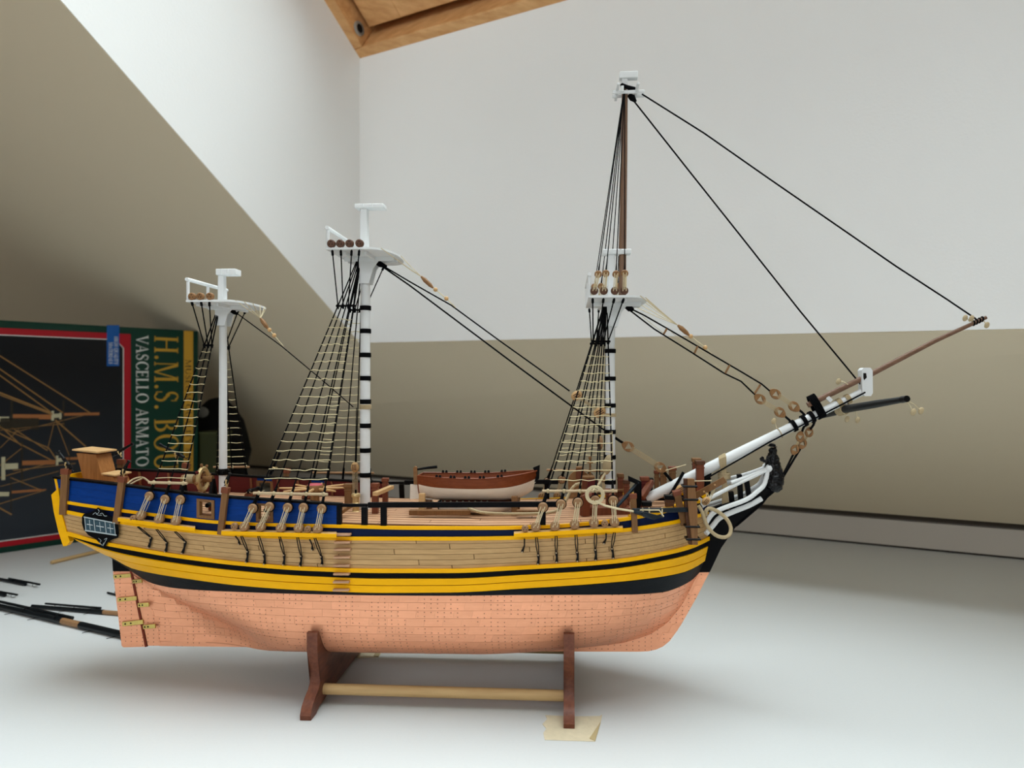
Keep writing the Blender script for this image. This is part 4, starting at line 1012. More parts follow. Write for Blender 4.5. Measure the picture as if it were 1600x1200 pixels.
railtube('head_rail', [(1200, 733, -.004), (1180, 743, -.0055), (1150, 757, -.009), (1104, 781, -.016)], .0015)
railtube('head_rail', [(1200, 736, -.004), (1194, 757, -.0055), (1182, 769, -.0075), (1165, 781, -.010), (1130, 794, -.0135), (1113, 803, -.016), (1102, 819, -.018)], .0018)
railtube('head_rail', [(1190, 779, -.0042), (1170, 790, -.0055), (1147, 799, -.008), (1125, 809, -.011), (1115, 820, -.014), (1103, 834, -.018)], .0020)
railtube('head_rail', [(1199, 732, -.004), (1170, 744, -.006), (1142, 754, -.0105)], .0013)
q = MB(); q.ball(P(1202, 731.5, -.0045), .0031, .0026, .0031, 10, 8); both('rail_scroll', q, M['white'])
for (x0, y0, x1, y1) in ((1155, 741, 1158, 793), (1166, 749, 1172, 787), (1142, 768, 1145, 797)):
    q = MB(); q.bar(P(x0, y0, -.004), P(x1, y1, -.003), .0035, .004, (0, 1, 0)); obj('head_timber', q, M['black'], SHIP, bevel=.0003)
q = MB()
for k in range(5): q.bar(P(1108 + k * 10, 798 - k * 3.2, -.011), P(1108 + k * 10, 798 - k * 3.2, .011), .0016, .0016)
q.bar(P(1104, 797, -.009), P(1160, 781, -.006), .0016, .0018); q.bar(P(1104, 797, .009), P(1160, 781, .006), .0016, .0018); obj('head_grating', q, M['black'], SHIP)
# figurehead: a small draped woman in a hat, painted black; one skinned body
fg = [(1204, 768, .0086), (1208.5, 754, .0096), (1210, 742, .0088), (1208, 730, .0072), (1206.5, 720, .0084), (1207, 712.5, .0050), (1207.5, 708, .0026), (1207.5, 703.5, .0044), (1207, 700, .0038)]
vv = [P(x, y) for x, y, r in fg]; rr_ = [r for _, _, r in fg]; ee = [(i, i + 1) for i in range(len(fg) - 1)]
def addlimb(root, pts):
    last = root
    for x, y, s, r in pts: vv.append(P(x, y, s)); rr_.append(r); ee.append((last, len(vv) - 1)); last = len(vv) - 1
addlimb(4, [(1201, 717, -.004, .0019), (1196, 722, -.006, .0017), (1191, 718, -.005, .0019), (1188.5, 715.5, -.004, .0024)])
addlimb(4, [(1210, 718, .004, .0019), (1214, 726, .005, .0017), (1216, 733, .003, .0015)])
me = bpy.data.meshes.new('figurehead'); me.from_pydata([tuple(v) for v in vv], ee, []); me.update()
FIG = bpy.data.objects.new('figurehead', me); COL.objects.link(FIG); FIG.parent = SHIP; FIG.location = (0, 0, -ZB); me.materials.append(M['figblack'])
sk = FIG.modifiers.new('skin', 'SKIN'); sk.use_smooth_shade = True
for i, sv in enumerate(me.skin_vertices[0].data): sv.radius = (rr_[i], rr_[i] * .85); sv.use_root = (i == 0)
sd_ = FIG.modifiers.new('sub', 'SUBSURF'); sd_.levels = sd_.render_levels = 4
dt = bpy.data.textures.new('folds', 'CLOUDS'); dt.noise_scale = .0022
dm = FIG.modifiers.new('folds', 'DISPLACE'); dm.texture = dt; dm.strength = .0026; dm.mid_level = .5
q = MB(); c = P(1206.5, 696.8); q.lathe(c - Vector((0, 0, .0006)), (.12, 0, 1), [(.0036, 0), (.0036, .0006), (.0028, .0008), (.0024, .0020), (.0012, .0026)], 14); obj('hat', q, M['figblack'], FIG)
q = MB(); q.ball(P(1210.5, 702.5), .0016, .0015, .0021, 8, 6); q.ball(P(1212.6, 702.8), .0005, .0005, .0006, 6, 4); obj('face', q, mat('face_paint', '#9A6A66', .5), FIG, label='pinkish painted face')
# gammoning round bowsprit and knee
q = MB()
for k in range(8):
    o_ = (k - 3.5) * 1.35
    for sd in (-1, 1):
        q.tube([P(1128 + o_ * .9, 711 + o_ * -.5, 0), P(1129 + o_ * .95, 716 + o_ * -.4, sd * .0041), P(1129.5 + o_ * .9, 724, sd * .0043), P(1131.5 + o_ * .45, 744, sd * .0036), P(1133 + o_ * .8, 775, sd * .0046), P(1134 + o_ * 1.0, 796, sd * .0040)], .00068, 5)
obj('gammoning', q, M['rope'], SHIP, label='cream rope gammoning round the bowsprit')
q = MB(); c = P(1131.5, 743)
for k in range(4): q.tube([c + Vector((.0042 * math.cos(t), .0048 * math.sin(t), (k - 1.5) * .0012)) for t in [2 * PI * i / 14 for i in range(14)]], .0008, 5, closed=True)
obj('gammon_hitch', q, M['rope'], SHIP)

# ---------------------------------------------------------------- timbers and posts along the rails
def post(pts, w, d, m, name='timberhead', capm=None, s_off=.0, mir=True, s=None, caph=.10):
    """post through two pixels, standing against the hull side"""
    (x0, y0), (x1, y1) = pts
    s0 = s if s is not None else -(sb(x0) + s_off); s1 = s if s is not None else -(sb(x1) + s_off)
    a, b_ = P(x0, y0, s0), P(x1, y1, s1); q = MB(); q.bar(a, b_, w, d, (0, 1, 0)); q2 = MB(); t = (b_ - a).normalized()
    q2.bar(a - t * .0008, a + (b_ - a) * caph, w * 1.22, d * 1.25, (0, 1, 0))
    r = []
    for k, (A, B) in enumerate(((q, q2), (q.mir(), q2.mir()))):
        if k == 1 and not mir: break
        o = obj(name, A, m, SHIP, bevel=.0003); obj('post_cap', B, capm or M['postred'], o, bevel=.0003); r.append(o)
    return r
def swivel(parent, pm, pb, foot, mir):
    """swivel gun: muzzle, breech and foot of its fork"""
    q = MB(); d = pm - pb; L = d.length; ax = d.normalized()
    q.lathe(pb, ax, [(.0003, 0), (.0008, L * .02), (.0003, L * .05), (.0004, L * .16), (.0014, L * .18), (.0015, L * .30), (.0018, L * .32), (.0014, L * .36), (.0013, L * .60), (.0016, L * .62), (.0012, L * .66), (.0010, L * .92), (.0014, L * .94), (.0014, L), (.0008, L)], 12)
    c = pb + d * .45; q2 = MB()
    up_ = (c - foot); side = Vector((.0, .0017, 0))
    for sg in (-1, 1): q2.tube([foot + up_ * .25, foot + up_ * .55 + side * sg, c + side * sg], .0005, 5)
    q2.tube([foot - up_ * .3, foot + up_ * .3], .0006, 6); q2.tube([c - side * 1.1, c + side * 1.1], .0007, 6)
    obj('swivel_gun', q if not mir else q.mir(), M['iron'], SHIP); obj('gun_fork', q2 if not mir else q2.mir(), M['gold'], SHIP)
post([(103, 734), (99, 804)], .0052, .0036, M['postwood'], s_off=.0022)
post([(191.5, 746), (182, 818)], .0048, .0036, M['postwood'], s_off=.0026)
post([(353, 763), (345, 835)], .0044, .0036, M['postwood'], s_off=.0026)
post([(989, 773), (992, 832)], .0042, .0034, M['postwood'], s_off=.0026)
post([(1057, 768), (1069, 820)], .0050, .0034, M['postwood'], s_off=.0024, s=None)
for (m_, b_, f_, px) in (((90.5, 705), (116, 738), (103, 731), 100), ((202, 720), (187.5, 745), (193, 745), 190), ((359.5, 739), (351, 759), (354, 762), 353)):
    s_ = -(sb(px) + .0026); swivel(None, P(*m_, s_), P(*b_, s_), P(*f_, s_), False)
for (m_, b_, f_, px) in (((208, 693), (168, 716), (189, 712), 100), ((249, 694), (296, 719), (277, 721), 190), ((437.5, 707), (419, 749), (432, 731), 353)):
    s_ = sb(px) + .0026; swivel(None, P(*m_, s_), P(*b_, s_), P(*f_, s_), False)
# inside posts and bitts of the forecastle: (top px, bottom px, s, width, material)
for (x, y0, y1, s, w, m, cp) in ((582 + 4.5, 757, 803, -.018, .0046, 'postred', 'postred'), (602, 749, 792, .012, .0042, 'postred', 'postred'), (545, 758, 796, .004, .0056, 'postwood', 'postwood'),
        (969, 742, 792, .004, .0042, 'postred', 'postwood'), (979, 752, 797, -.006, .0042, 'postred', 'deaddark'), (1007, 747, 797, .0, .0056, 'redin', 'postred'),
        (1026, 737, 778, .022, .0036, 'postwood', 'postred'), (1036, 735, 778, .020, .0044, 'postwood', 'light'), (1050.5, 731, 780, .018, .0050, 'postwood', 'postred'),
        (1093.5, 722, 778, -.0068, .0056, 'postred', 'deaddark'), (1088, 718, 770, .0068, .0056, 'postred', 'postwood'), (1046, 776, 796, -.036, .0060, 'deaddark', 'black'), (1010, 786, 804, -.046, .0058, 'deaddark', 'black'), (1015, 749, 778, .022, .0046, 'black', 'black'), (1105, 739, 775, .004, .0045, 'black', 'black'), (1078, 745, 778, .009, .004, 'postwood', 'light'), (950, 766, 800, -.012, .0034, 'postred', 'postred')):
    c0, c1 = P(x, y0, s), P(x, y1, s); c1.x = c0.x
    q = MB(); q.bar(c0, c1, w, w, (0, 1, 0)); q2 = MB(); h = (c0 - c1).length; q2.bar(c0 + Vector((0, 0, .0012)), c0 - Vector((0, 0, .0018)), w * 1.25, w * 1.25, (0, 1, 0)); q.bar(c0 - Vector((0, 0, .0035)), c0 - Vector((0, 0, .0045)), w * 1.15, w * 1.15, (0, 1, 0))
    o = obj('bitt_post', q, M[m], SHIP, bevel=.0003); obj('post_head', q2, M[cp], o, bevel=.0004)
def bar3(name, a, b_, w, h, m, parent=None, up=(0, 0, 1), bev=.0003): q = MB(); q.bar(a, b_, w, h, up); return obj(name, q, m, parent or SHIP, bevel=bev)
bar3('bitt_crossbar', P(586, 772, -.032), P(612, 761, .014), .0040, .0030, M['light'])
bar3('bitt_crossbar', P(900, 766, -.004), P(998, 766, -.004), .0024, .0018, M['heart'])
bar3('bitt_crossbar', P(955, 777, -.03), P(962, 770, .02), .004, .004, M['postred'])
bar3('rider_knee', P(530, 802, -.050), P(548, 789, -.030), .003, .003, M['postwood'])
bar3('knee', P(1002, 778, -.012), P(1018, 752, -.001), .0044, .004, M['postred'])
q = MB(); q.tube([P(968, 789, -.028), P(972, 785, -.010), P(975, 782, .010), P(978, 779, .028)], [.0042, .0046, .0046, .0042], 8); obj('windlass_barrel', q, M['postred'], SHIP, smooth=20)
# belfry
q = MB(); c = P(905, 752, .008); N = 14
arc_ = [c + Vector((.0088 * math.cos(PI * i / N), 0, .0085 * math.sin(PI * i / N))) for i in range(N + 1)]
q.prism([c + Vector((-.0088, 0, -.014)), *arc_[::-1], c + Vector((.0088, 0, -.014))][::-1], (0, .004, 0)); BEL = obj('belfry', q, M['heart'], SHIP, bevel=.0003)
bar3('belfry_post', P(906, 731, .008), P(906, 748, .008), .0062, .004, M['postred'], None, (0, 1, 0)); bar3('belfry_cap', P(900, 730.5, .008), P(912, 730.5, .008), .006, .0016, M['heart'])
bar3('belfry_post', P(917, 746, .0), P(917, 798, .0), .0075, .006, M['postred'], None, (0, 1, 0)); bar3('belfry_cap', P(910, 745.5, .0), P(929, 745.5, .0), .008, .0018, M['heart'])
bar3('belfry_post', P(926, 749, -.004), P(926, 796, -.004), .008, .006, M['redin'], None, (0, 1, 0))
q = MB(); c = P(922, 734, .02); q.lathe(P(922, 755, .02), (0, 0, 1), [(.0008, 0), (.0008, .016), (.0026, .0162), (.0022, .0172), (.0008, .0175), (.0008, .0195), (.0014, .0198), (.0014, .0215)], 10); obj('lantern_post', q, M['heart'], SHIP)
# galley flue
q = MB(); a, b_ = P(914, 806, -.028), P(914, 778, -.028); q.tube([a, b_, b_ + Vector((-.001, 0, .0022))], [.0042, .0040, .0040], 4); q.tube([b_ + Vector((0, 0, .0012)), b_ + Vector((.0052, 0, .0018))], .0030, 8); obj('galley_flue', q, M['postred'], SHIP, bevel=.0003)
q = MB(); q.box(P(948, 797, -.02), .034, .016, .006); obj('hatch_coaming', q, M['postred'], SHIP, bevel=.0004)
# companion cabinet at the stern
pr = [(119.5, 708), (150, 710.5), (158.5, 743), (177, 745.5), (181.5, 758), (131, 752)]
q = MB(); q.prism([P(x, y, -.011) for x, y in pr], (0, .020, 0)); CB = obj('companion_cabinet', q, M['cabin'], SHIP, smooth=0, bevel=.0003)
q = MB(); a, b_ = P(112.5, 704, -.0135), P(153, 708.5, -.0135); q.prism([a, b_, b_ + Vector((0, .026, 0)), a + Vector((0, .026, 0))], (0, 0, .0012)); obj('cabinet_top', q, M['light'], CB, smooth=0)
q = MB(); a, b_ = P(158, 741.5, -.0125), P(180, 744.5, -.0125); q.prism([a, b_, b_ + Vector((0, .023, 0)), a + Vector((0, .023, 0))], (0, 0, .0011)); obj('cabinet_seat', q, M['light'], CB, smooth=0)
# steering wheel
WC = P(317, 748.5, 0); WR = .0088
def circ(c, r, n, x=0): return [c + Vector((x, r * math.cos(2 * PI * i / n), r * math.sin(2 * PI * i / n))) for i in range(n)]
q = MB(); q.tube(circ(WC, WR, 28), .0016, 8, closed=True); q.tube(circ(WC, WR * .8, 28, .0005), .0008, 6, closed=True); WH = obj('steering_wheel', q, M['gold'], SHIP)
for k in range(8):
    t = 2 * PI * k / 8 + .2; dd = Vector((0, math.cos(t), math.sin(t)))
    q = MB(); q.lathe(WC, dd, [(.0007, 0), (.0007, WR * 1.12), (.0011, WR * 1.2), (.0013, WR * 1.34), (.0008, WR * 1.42), (.0010, WR * 1.46)], 8); obj('spoke', q, M['heart'] if k != 3 else M['redin'], WH)
q = MB(); q.lathe(WC + Vector((-.0175, 0, 0)), (1, 0, 0), [(.0030, 0), (.0034, .001), (.0030, .002), (.0030, .0035), (.0030, .010), (.0030, .0115), (.0034, .0125), (.0026, .0135), (.0024, .022), (.0030, .024), (.0030, .026)], 16); obj('wheel_drum', q, M['heart'], WH)
q = MB()
for k in range(7): q.tube(circ(WC, .0033, 14, -.0145 + k * .0011), .0006, 5, closed=True)
obj('tiller_rope', q, M['rope'], WH)
for dx in (-.0165, .0085):
    b_ = Vector((WC.x + dx, 0, zdeck(WC.x)))
    for sg in (-1, 1): bar3('wheel_stand', b_ + Vector((0, .006 * sg, 0)), Vector((WC.x + dx, 0, WC.z)), .0030, .0026, M['black'], WH, (1, 0, 0)).location = (0, 0, 0)
# capstan
cx = P(492, 762, .006); zb_ = zdeck(cx.x)
q = MB(); h = cx.z - zb_; q.lathe((cx.x, cx.y, zb_), (0, 0, 1), [(.0062, 0), (.0062, .001), (.0040, .0016), (.0036, h * .5), (.0046, h * .8), (.0070, h * .82), (.0070, h * 1.08), (.0064, h * 1.16)], 16); CAP = obj('capstan', q, M['heart'], SHIP)
q = MB(); q.lathe((cx.x, cx.y, zb_ + h * 1.16), (0, 0, 1), [(.0060, 0), (.0052, .0008), (.001, .001)], 16); obj('capstan_head', q, M['pink'], CAP)
for k in range(8):
    t = 2 * PI * k / 8 + .12; dd = Vector((math.cos(t), math.sin(t), .02)); q = MB(); c = Vector((cx.x, cx.y, zb_ + h * .95)); q.tube([c + dd * .004, c + dd * .018, c + dd * .0285], [.0011, .0010, .0007], 6); obj('capstan_bar', q, M['light'], CAP)
# pump by the mainmast
q = MB(); a = P(556, 801, -.012); q.lathe(a, (0, 0, 1), [(.0034, 0), (.0034, .001), (.0026, .0016), (.0026, .0042), (.0030, .0046), (.0030, .0076), (.0026, .008), (.0026, .0118), (.0034, .0124), (.0036, .0142), (.0030, .0152)], 16); PU = obj('pump', q, M['gold'], SHIP)
q = MB(); q.tube([a + Vector((0, 0, .015)), a + Vector((0, 0, .018))], .0008, 6); obj('pump_rod', q, M['iron'], PU)
# rope coils on the deck
for (px, s) in ((368.5, .004), (424, -.012), (447, -.014), (473, -.014), (519, -.012), (342, .012)):
    p = P(px, 776, s); z = zdeck(p.x); q = MB()
    for k in range(4): q.tube([Vector((p.x, s, z + .0006 + .0008 * (k % 2))) + Vector((math.cos(t) * (.0026 + .0007 * k), math.sin(t) * (.0026 + .0007 * k), 0)) for t in [2 * PI * i / 18 for i in range(18)]], .0005, 5, closed=True)
    obj('rope_coil', q, M['thread'], SHIP)
# carriage guns at the ports
def gun(x, sd, y0):
    z = zdeck(x); c = Vector((x, sd * y0, z + .0052)); o = Vector((0, sd, .02)).normalized()
    q = MB(); q.box((x, sd * (y0 - .004), z + .0022), .0062, .013, .0030); CR = obj('gun_carriage', q, M['postred'], SHIP, bevel=.0003)
    for dx in (-.0034, .0034):
        for dy in (-.001, -.008):
            q = MB(); q.lathe((x + dx - .0006, sd * (y0 + dy), z + .0014), (1, 0, 0), [(.0014, 0), (.0014, .0012)], 10); obj('wheel', q, M['deaddark'], CR)
    q = MB(); q.lathe(c - o * .012, o, [(.0003, 0), (.0010, .0006), (.0005, .0014), (.0022, .002), (.0024, .006), (.0020, .0062), (.0018, .012), (.0015, .0205), (.0019, .0212), (.0017, .0225), (.0009, .0225)], 12); obj('barrel', q, M['iron'], CR)
    q = MB(); q.tube([c - o * .011 + Vector((-.001, 0, 0)), Vector((x - .006, sd * (y0 - .004), z + .002)), Vector((x - .007, sd * (y0 + .006), z + .004))], .0004, 4); q.tube([c - o * .011 + Vector((.001, 0, 0)), Vector((x + .006, sd * (y0 - .004), z + .002)), Vector((x + .007, sd * (y0 + .006), z + .004))], .0004, 4); obj('breeching', q, M['rope'], CR)
for px, s in ((322, -.049), (414, -.055)):
    x = P(px, 796, s).x; gun(x, -1, -s - .012); gun(x, 1, -s - .012)
# halyard shapes on the quarterdeck rail
q = MB(); q.tube(PC([(198, 757, -.04), (208, 749, -.03), (222, 746, -.02), (232, 752, -.03), (238, 757, -.035)]), .0007, 5); q.tube(PC([(200, 759, -.04), (212, 752, -.03), (222, 748, -.02)]), .0006, 5); obj('relieving_tackle', q, M['rope'], SHIP)
# anchor cable on deck
c = PC([(732, 794, -.030), (745, 799, -.034), (759, 801.5, -.036), (787, 803, -.036), (815, 803, -.036), (840, 802.5, -.036), (866, 799.5, -.036), (881, 788, -.034), (891, 767, -.03), (900, 757, -.03), (908, 756, -.028)])
q = MB(); q.tube(c, .0012, 7)
for i in range(2, len(c) - 1):
    d = (c[i + 1] - c[i - 1]).normalized(); q.tube([c[i] + Vector((0, -.0011, .0007)) - d * .0007, c[i] + Vector((0, -.0012, -.0006)) + d * .0007], .00032, 4)
obj('anchor_cable', q, M['rope'], SHIP)

M['greywhite'] = mat('greyed_white', '#A9B4B8', .5)
# quarter gallery window
def qp_(px, py, e_): return P(px, py, -(sb(px) + e_))
sh = [(153, 793), (160, 797), (166, 803), (180, 810), (184.5, 818), (186, 832), (184.5, 840), (176, 843), (169, 846.5), (163, 857), (159, 852), (150, 843), (138, 836), (131, 828), (128, 818), (128, 808), (131, 803), (141, 801), (148, 797)]
q = MB(); n = len(sh); a = [qp_(x, y, .0036) for x, y in sh]; b_ = [qp_(x, y, .0) for x, y in sh]
cen = sum(a, Vector()) / n
q.add(a + b_ + [cen], [(i, (i + 1) % n, 2 * n) for i in range(n)] + [((i + 1) % n, i, n + i, n + (i + 1) % n) for i in range(n)]); QG = obj('quarter_window', q, M['black'], SHIP, smooth=20); 
def lerp2(u, v):
    tl, tr, br, bl = (131.5, 805.5), (178.5, 815), (181, 838), (134, 831)
    t = (tl[0] + (tr[0] - tl[0]) * u, tl[1] + (tr[1] - tl[1]) * u); b2 = (bl[0] + (br[0] - bl[0]) * u, bl[1] + (br[1] - bl[1]) * u)
    return t[0] + (b2[0] - t[0]) * v, t[1] + (b2[1] - t[1]) * v
def quad(u0, v0, u1, v1, e_, m, name, par):
    q = MB(); p4 = [qp_(*lerp2(u, v), e_) for u, v in ((u0, v0), (u1, v0), (u1, v1), (u0, v1))]; q.prism(p4, (0, .0005, 0)); return obj(name, q, M[m], par, smooth=0)
for u0, u1 in ((.02, .29), (.33, .66), (.70, .97)):
    quad(u0, .17, u1, .86, .0042, 'pane', 'pane', QG)
    quad((u0 + u1) / 2 - .008, .22, (u0 + u1) / 2 + .008, .82, .0048, 'greywhite', 'glazing_bar', QG); quad(u0 + .04, .50, u1 - .04, .53, .0048, 'white', 'glazing_bar', QG)
for u0, u1 in ((-.005, .012), (.30, .32), (.67, .69), (.975, .99)): quad(u0, .1, u1, .92, .0049, 'greywhite', 'mullion', QG)
quad(-.02, .07, 1.02, .14, .005, 'greywhite', 'sill_moulding', QG); quad(-.02, .88, 1.02, .96, .005, 'greywhite', 'sill_moulding', QG)
wl_ = M['greywhite']
for pts in ([(145, 804), (149, 801), (152, 803), (155, 799), (153, 796)], [(156, 803), (160, 802), (163, 806), (167, 806)], [(150, 803), (154, 805), (159, 805)], [(154, 841), (158, 845), (156, 848), (160, 852), (162, 848)], [(163, 843), (167, 841), (164, 847), (161, 853)]):
    q = MB(); q.tube(curve([qp_(x, y, .0040) for x, y in pts], 16), .00018, 4); obj('painted_scroll', q, wl_, QG)

# ---------------------------------------------------------------- the ship's anchor, its stock upright at the bow
an = lambda x, y, e_=0.0: P(x, y, (-.066 + (x - 985) / 95 * .024) + e_)
A0 = an(1000, 800)
ANCH = empty('anchor', (0, 0, 0), 'dark anchor with an upright banded wooden stock, lashed along the bow', 'anchor')
ANCH.location = SHIP.matrix_basis @ Vector((A0.x, A0.y, A0.z - ZB)); ANCH.rotation_euler = (0, 0, -TH)
def aobj(name, q, m, par=None, **k):
    o = obj(name, q, m, par or ANCH, **k)
    if par is None: o.location = -Vector((A0.x, A0.y, A0.z))
    return o
q = MB(); q.bar(an(989, 798), an(1084, 796), .0032, .0032); aobj('shank', q, M['cabletar'], bevel=.0004)
q = MB(); q.tube(curve([an(992, 799), an(1004, 804), an(1020, 806.5, -.004), an(1037, 808, -.007)], 9), [.0017] * 4 + [.0014] * 3 + [.0010] * 3, 7) if False else q.tube([an(992, 799), an(1006, 803, -.002), an(1020, 806, -.005), an(1037, 808, -.007)], [.0018, .0017, .0014, .0004], 7)
q.tube([an(964, 792, .010), an(980, 774, .011), an(997, 754, .012)], [.0012, .0014, .0014], 7); aobj('arms', q, M['cabletar'])
q = MB(); q.prism([an(1004, 799, -.004), an(1036, 807, -.007), an(1022, 812, -.007), an(1004, 807, -.004)], (0, -.0012, 0)); aobj('palm', q, M['cabletar'], smooth=0)
q = MB(); q.prism([an(981.5, 743.5, .010), an(1002.5, 753, .012), an(1002.5, 787, .010), an(999, 799, .008), an(991, 799, .006), an(991, 766, .008), an(996.5, 757, .010), an(982, 751.5, .010)], (0, .0024, 0)); aobj('palm', q, M['black'], smooth=0)
sw_ = P(1080, 796, -.0425)
for dx, m_ in ((-3.6, 'deaddark'), (1.6, 'postwood')):
    q = MB(); e_ = -.0015 if dx > 0 else .0018
    for k in range(6):
        f0, f1 = k / 6, (k + 1) / 6; w0 = lambda f: 9.5 - 4.0 * abs(f - .42) * 1.7
        g = lambda f: (1077 + dx + 6.5 * f * 1.0, 748 + 102 * f)
        A_, B_ = P(*g(f0), sw_.y + e_), P(*g(f1), sw_.y + e_); h0, h1 = w0(f0) * .00025, w0(f1) * .00025; dd = .0028
        q.hexa([A_ + Vector((i * h0 * 1.4, j * dd, 0)) for i, j in ((-1, -1), (1, -1), (1, 1), (-1, 1))], [B_ + Vector((i * h1 * 1.4, j * dd, 0)) for i, j in ((-1, -1), (1, -1), (1, 1), (-1, 1))])
    aobj('stock_half', q, M[m_], smooth=0)
for y in (759, 779.5, 821.5, 841):
    x = 1077 + (y - 748) * .064 - 1; c = P(x, y, sw_.y); q = MB(); q.tube([c + Vector((i * .0048, j * .0044, 0)) for i, j in ((-1, -1), (1, -1), (1, 1), (-1, 1))], .0008, 6, closed=True); aobj('stock_band', q, M['iron'])
q = MB(); c = P(1091, 795, -.040)
for k in range(2): q.tube([c + Vector((math.cos(t) * .0026, .0012 * k, math.sin(t) * .0032)) for t in [2 * PI * i / 14 for i in range(14)]], .0007, 6, closed=True)
aobj('ring', q, M['iron'])
c = PC([(1091, 790, -.041), (1097, 800, -.040), (1103, 818, -.038), (1112, 831, -.036), (1122, 838, -.034), (1133, 839.5, -.032), (1140, 835, -.030), (1142, 825, -.028), (1137, 813, -.026), (1127, 803, -.026), (1116, 796.5, -.028), (1107, 794.5, -.030), (1103, 799, -.031), (1103, 806, -.031)])
q = MB(); q.tube(c, .0014, 8)
for i in range(1, len(c) - 1):
    d = (c[i + 1] - c[i - 1]).normalized(); n_ = Vector((-d.z, 0, d.x)); q.tube([c[i] - n_ * .0011 - d * .0006 + Vector((0, -.0010, 0)), c[i] + n_ * .0011 + d * .0006 + Vector((0, -.0010, 0))], .0003, 4)
aobj('cable_loop', q, M['rope'])
q = MB()
for (x, y) in ((1004, 800), (1014, 799.5), (1034, 799)): 
    c = an(x, y); q.tube([c + Vector((0, .0024 * math.cos(t), .0026 * math.sin(t))) for t in [2 * PI * i / 12 for i in range(12)]], .0005, 5, closed=True)
q.tube([an(1000, 797, -.0022), an(1030, 797, -.0022), an(1037, 807, -.008)], .0005, 5); aobj('lashing', q, M['thread'])
# boomkin and small tackle at the bow
BK = bar3('boomkin', P(1086, 775, -.020), P(1133, 749, -.026), .0022, .0046, M['postwood'], None, (0, 0, 1))
q = MB()
for (x, y) in ((1100, 768), (1117, 757.5)): q.lathe(P(x, y, -.0205 - (x - 1086) / 47 * .006 - .0012), (0, -1, 0), [(.0007, 0), (.0007, .0003)], 8)
obj('peg_hole', q, M['light'], BK)
for (a, b_) in (((1102, 764), (1106, 785)), ((1103, 764), (1110, 783)), ((1118, 760), (1104, 784)), ((1119, 760), (1108, 785)), ((1070, 752), (1112, 751)), ((1040, 735), (1072, 726))):
    stay([a, b_], .00035, 'thread', 'tackle_thread', s=[-.022, -.026], n=4)
tblock(1103, 783, .0028, R(40), -.026)
q = MB(); q.prism([P(1096, 776, -.016), P(1106, 764, -.014), P(1107, 771, -.014), P(1101, 780, -.016)], (0, .006, 0)); obj('bow_cheek', q, M['yellow'], SHIP, smooth=0)
q = MB(); q.prism([P(1090, 776, -.018), P(1098, 780, -.018), P(1104, 790, -.018), P(1098, 794, -.018)], (0, .012, 0)); obj('hawse_piece', q, M['white'], SHIP, bevel=.0004)

# ---------------------------------------------------------------- boats on deck
def boat(name, label, x0, x1, s0, hb, zg0, zgm, zg1, zk, split, up_m, low_m, group=None):
    L = x1 - x0; root = empty(name, (0, 0, 0), label, 'boat', -TH, group); base = Vector((x0 + L / 2, s0, zk)); root.location = SHIP.matrix_basis @ (base - Vector((0, 0, ZB)))
    N, K = 26, 10
    zg = lambda f: zgm + (zg0 - zgm) * max(0, (.45 - f) / .45) ** 2 + (zg1 - zgm) * max(0, (f - .45) / .55) ** 2
    def w(f): return hb * ((1 - .45 * max(0, (.5 - f) / .5) ** 2.2) if f < .5 else max(1 - ((f - .5) / .5) ** 2.7, 0) ** .8)
    def pt(f, v, sd, ins=0.0):
        deep = zk + (zg(f) - zk) * (.35 * max(0, (f - .72) / .28) ** 2 + .18 * max(0, (.2 - f) / .2) ** 2)
        ww = max(w(f) - ins, .0002); b_ = ww * max(1 - v ** 2.6, 0) ** .5 * (1 - .25 * v * (abs(f - .5) * 2) ** 2)
        rake = .02 * L * (1 - v) * max(0, (f - .8) / .2) - .018 * L * v * max(0, (f - .85) / .15)
        return Vector((x0 + L * f + rake, s0 + sd * b_, zg(f) + (deep + ins - zg(f)) * v)) - base
    def shell(nm_, v0, v1, m, ins, f0=0, f1=1, k=K, par=root):
        q = MB(); g = []
        vs_ = [v0 + (v1 - v0) * j / k for j in range(k + 1)]; 
        for sd in (-1, 1):
            g = [pt(f0 + (f1 - f0) * i / N, v, sd, ins) for i in range(N + 1) for v in vs_]
            q.add(g, [(i * (k + 1) + j, i * (k + 1) + j + 1, (i + 1) * (k + 1) + j + 1, (i + 1) * (k + 1) + j) for i in range(N) for j in range(k)])
        return obj(nm_, q, m, par)
    shell('topside', 0, split, up_m, 0); shell('bottom', split, 1, low_m, 0); shell('lining', 0.03, .93, M['boatred'], .0008, .01, .985)
    q = MB()
    for sd in (-1, 1): q.tube([pt(i / N, 0, sd) for i in range(N + 1)], .0006, 6)
    obj('gunwale', q, M['boatred'] if hb > .015 else M['blackgrey'], root)
    q = MB(); vs_ = [j / K * .98 for j in range(K + 1)]; ring = [pt(0, v, -1) for v in vs_] + [pt(0, v, 1) for v in vs_[::-1]]; q.prism(ring, (-.0009, 0, 0)); obj('transom', q, up_m, root, smooth=0)
    return root, pt, w, zg
bl = P(650.5, 746, -.022); br = P(836, 735, -.004)
zgm = P(740, 748.5, -.024).z; zk_ = P(740, 781, -.005).z
LN, pt, w_b, zg_b = boat('ship_launch', 'mahogany and white rowing boat carried on the main deck', bl.x, br.x, -.005, .0185, bl.z + .0005, zgm, br.z, zk_, .42, M['boatred'], M['boatwhite'])
lo = lambda v: v - (LN_base)
LN_base = Vector((bl.x + (br.x - bl.x) / 2, -.005, zk_))
def lobj(name, q, m, **k):
    o = obj(name, q, m, LN, **k); o.location = -LN_base; return o
q = MB(); q.prism([P(x, y, -.0055) for x, y in ((640.5, 780), (641, 757), (654, 757.5), (657.5, 779))], (0, .0016, 0)); lobj('rudder', q, M['boatwhite'], smooth=0)
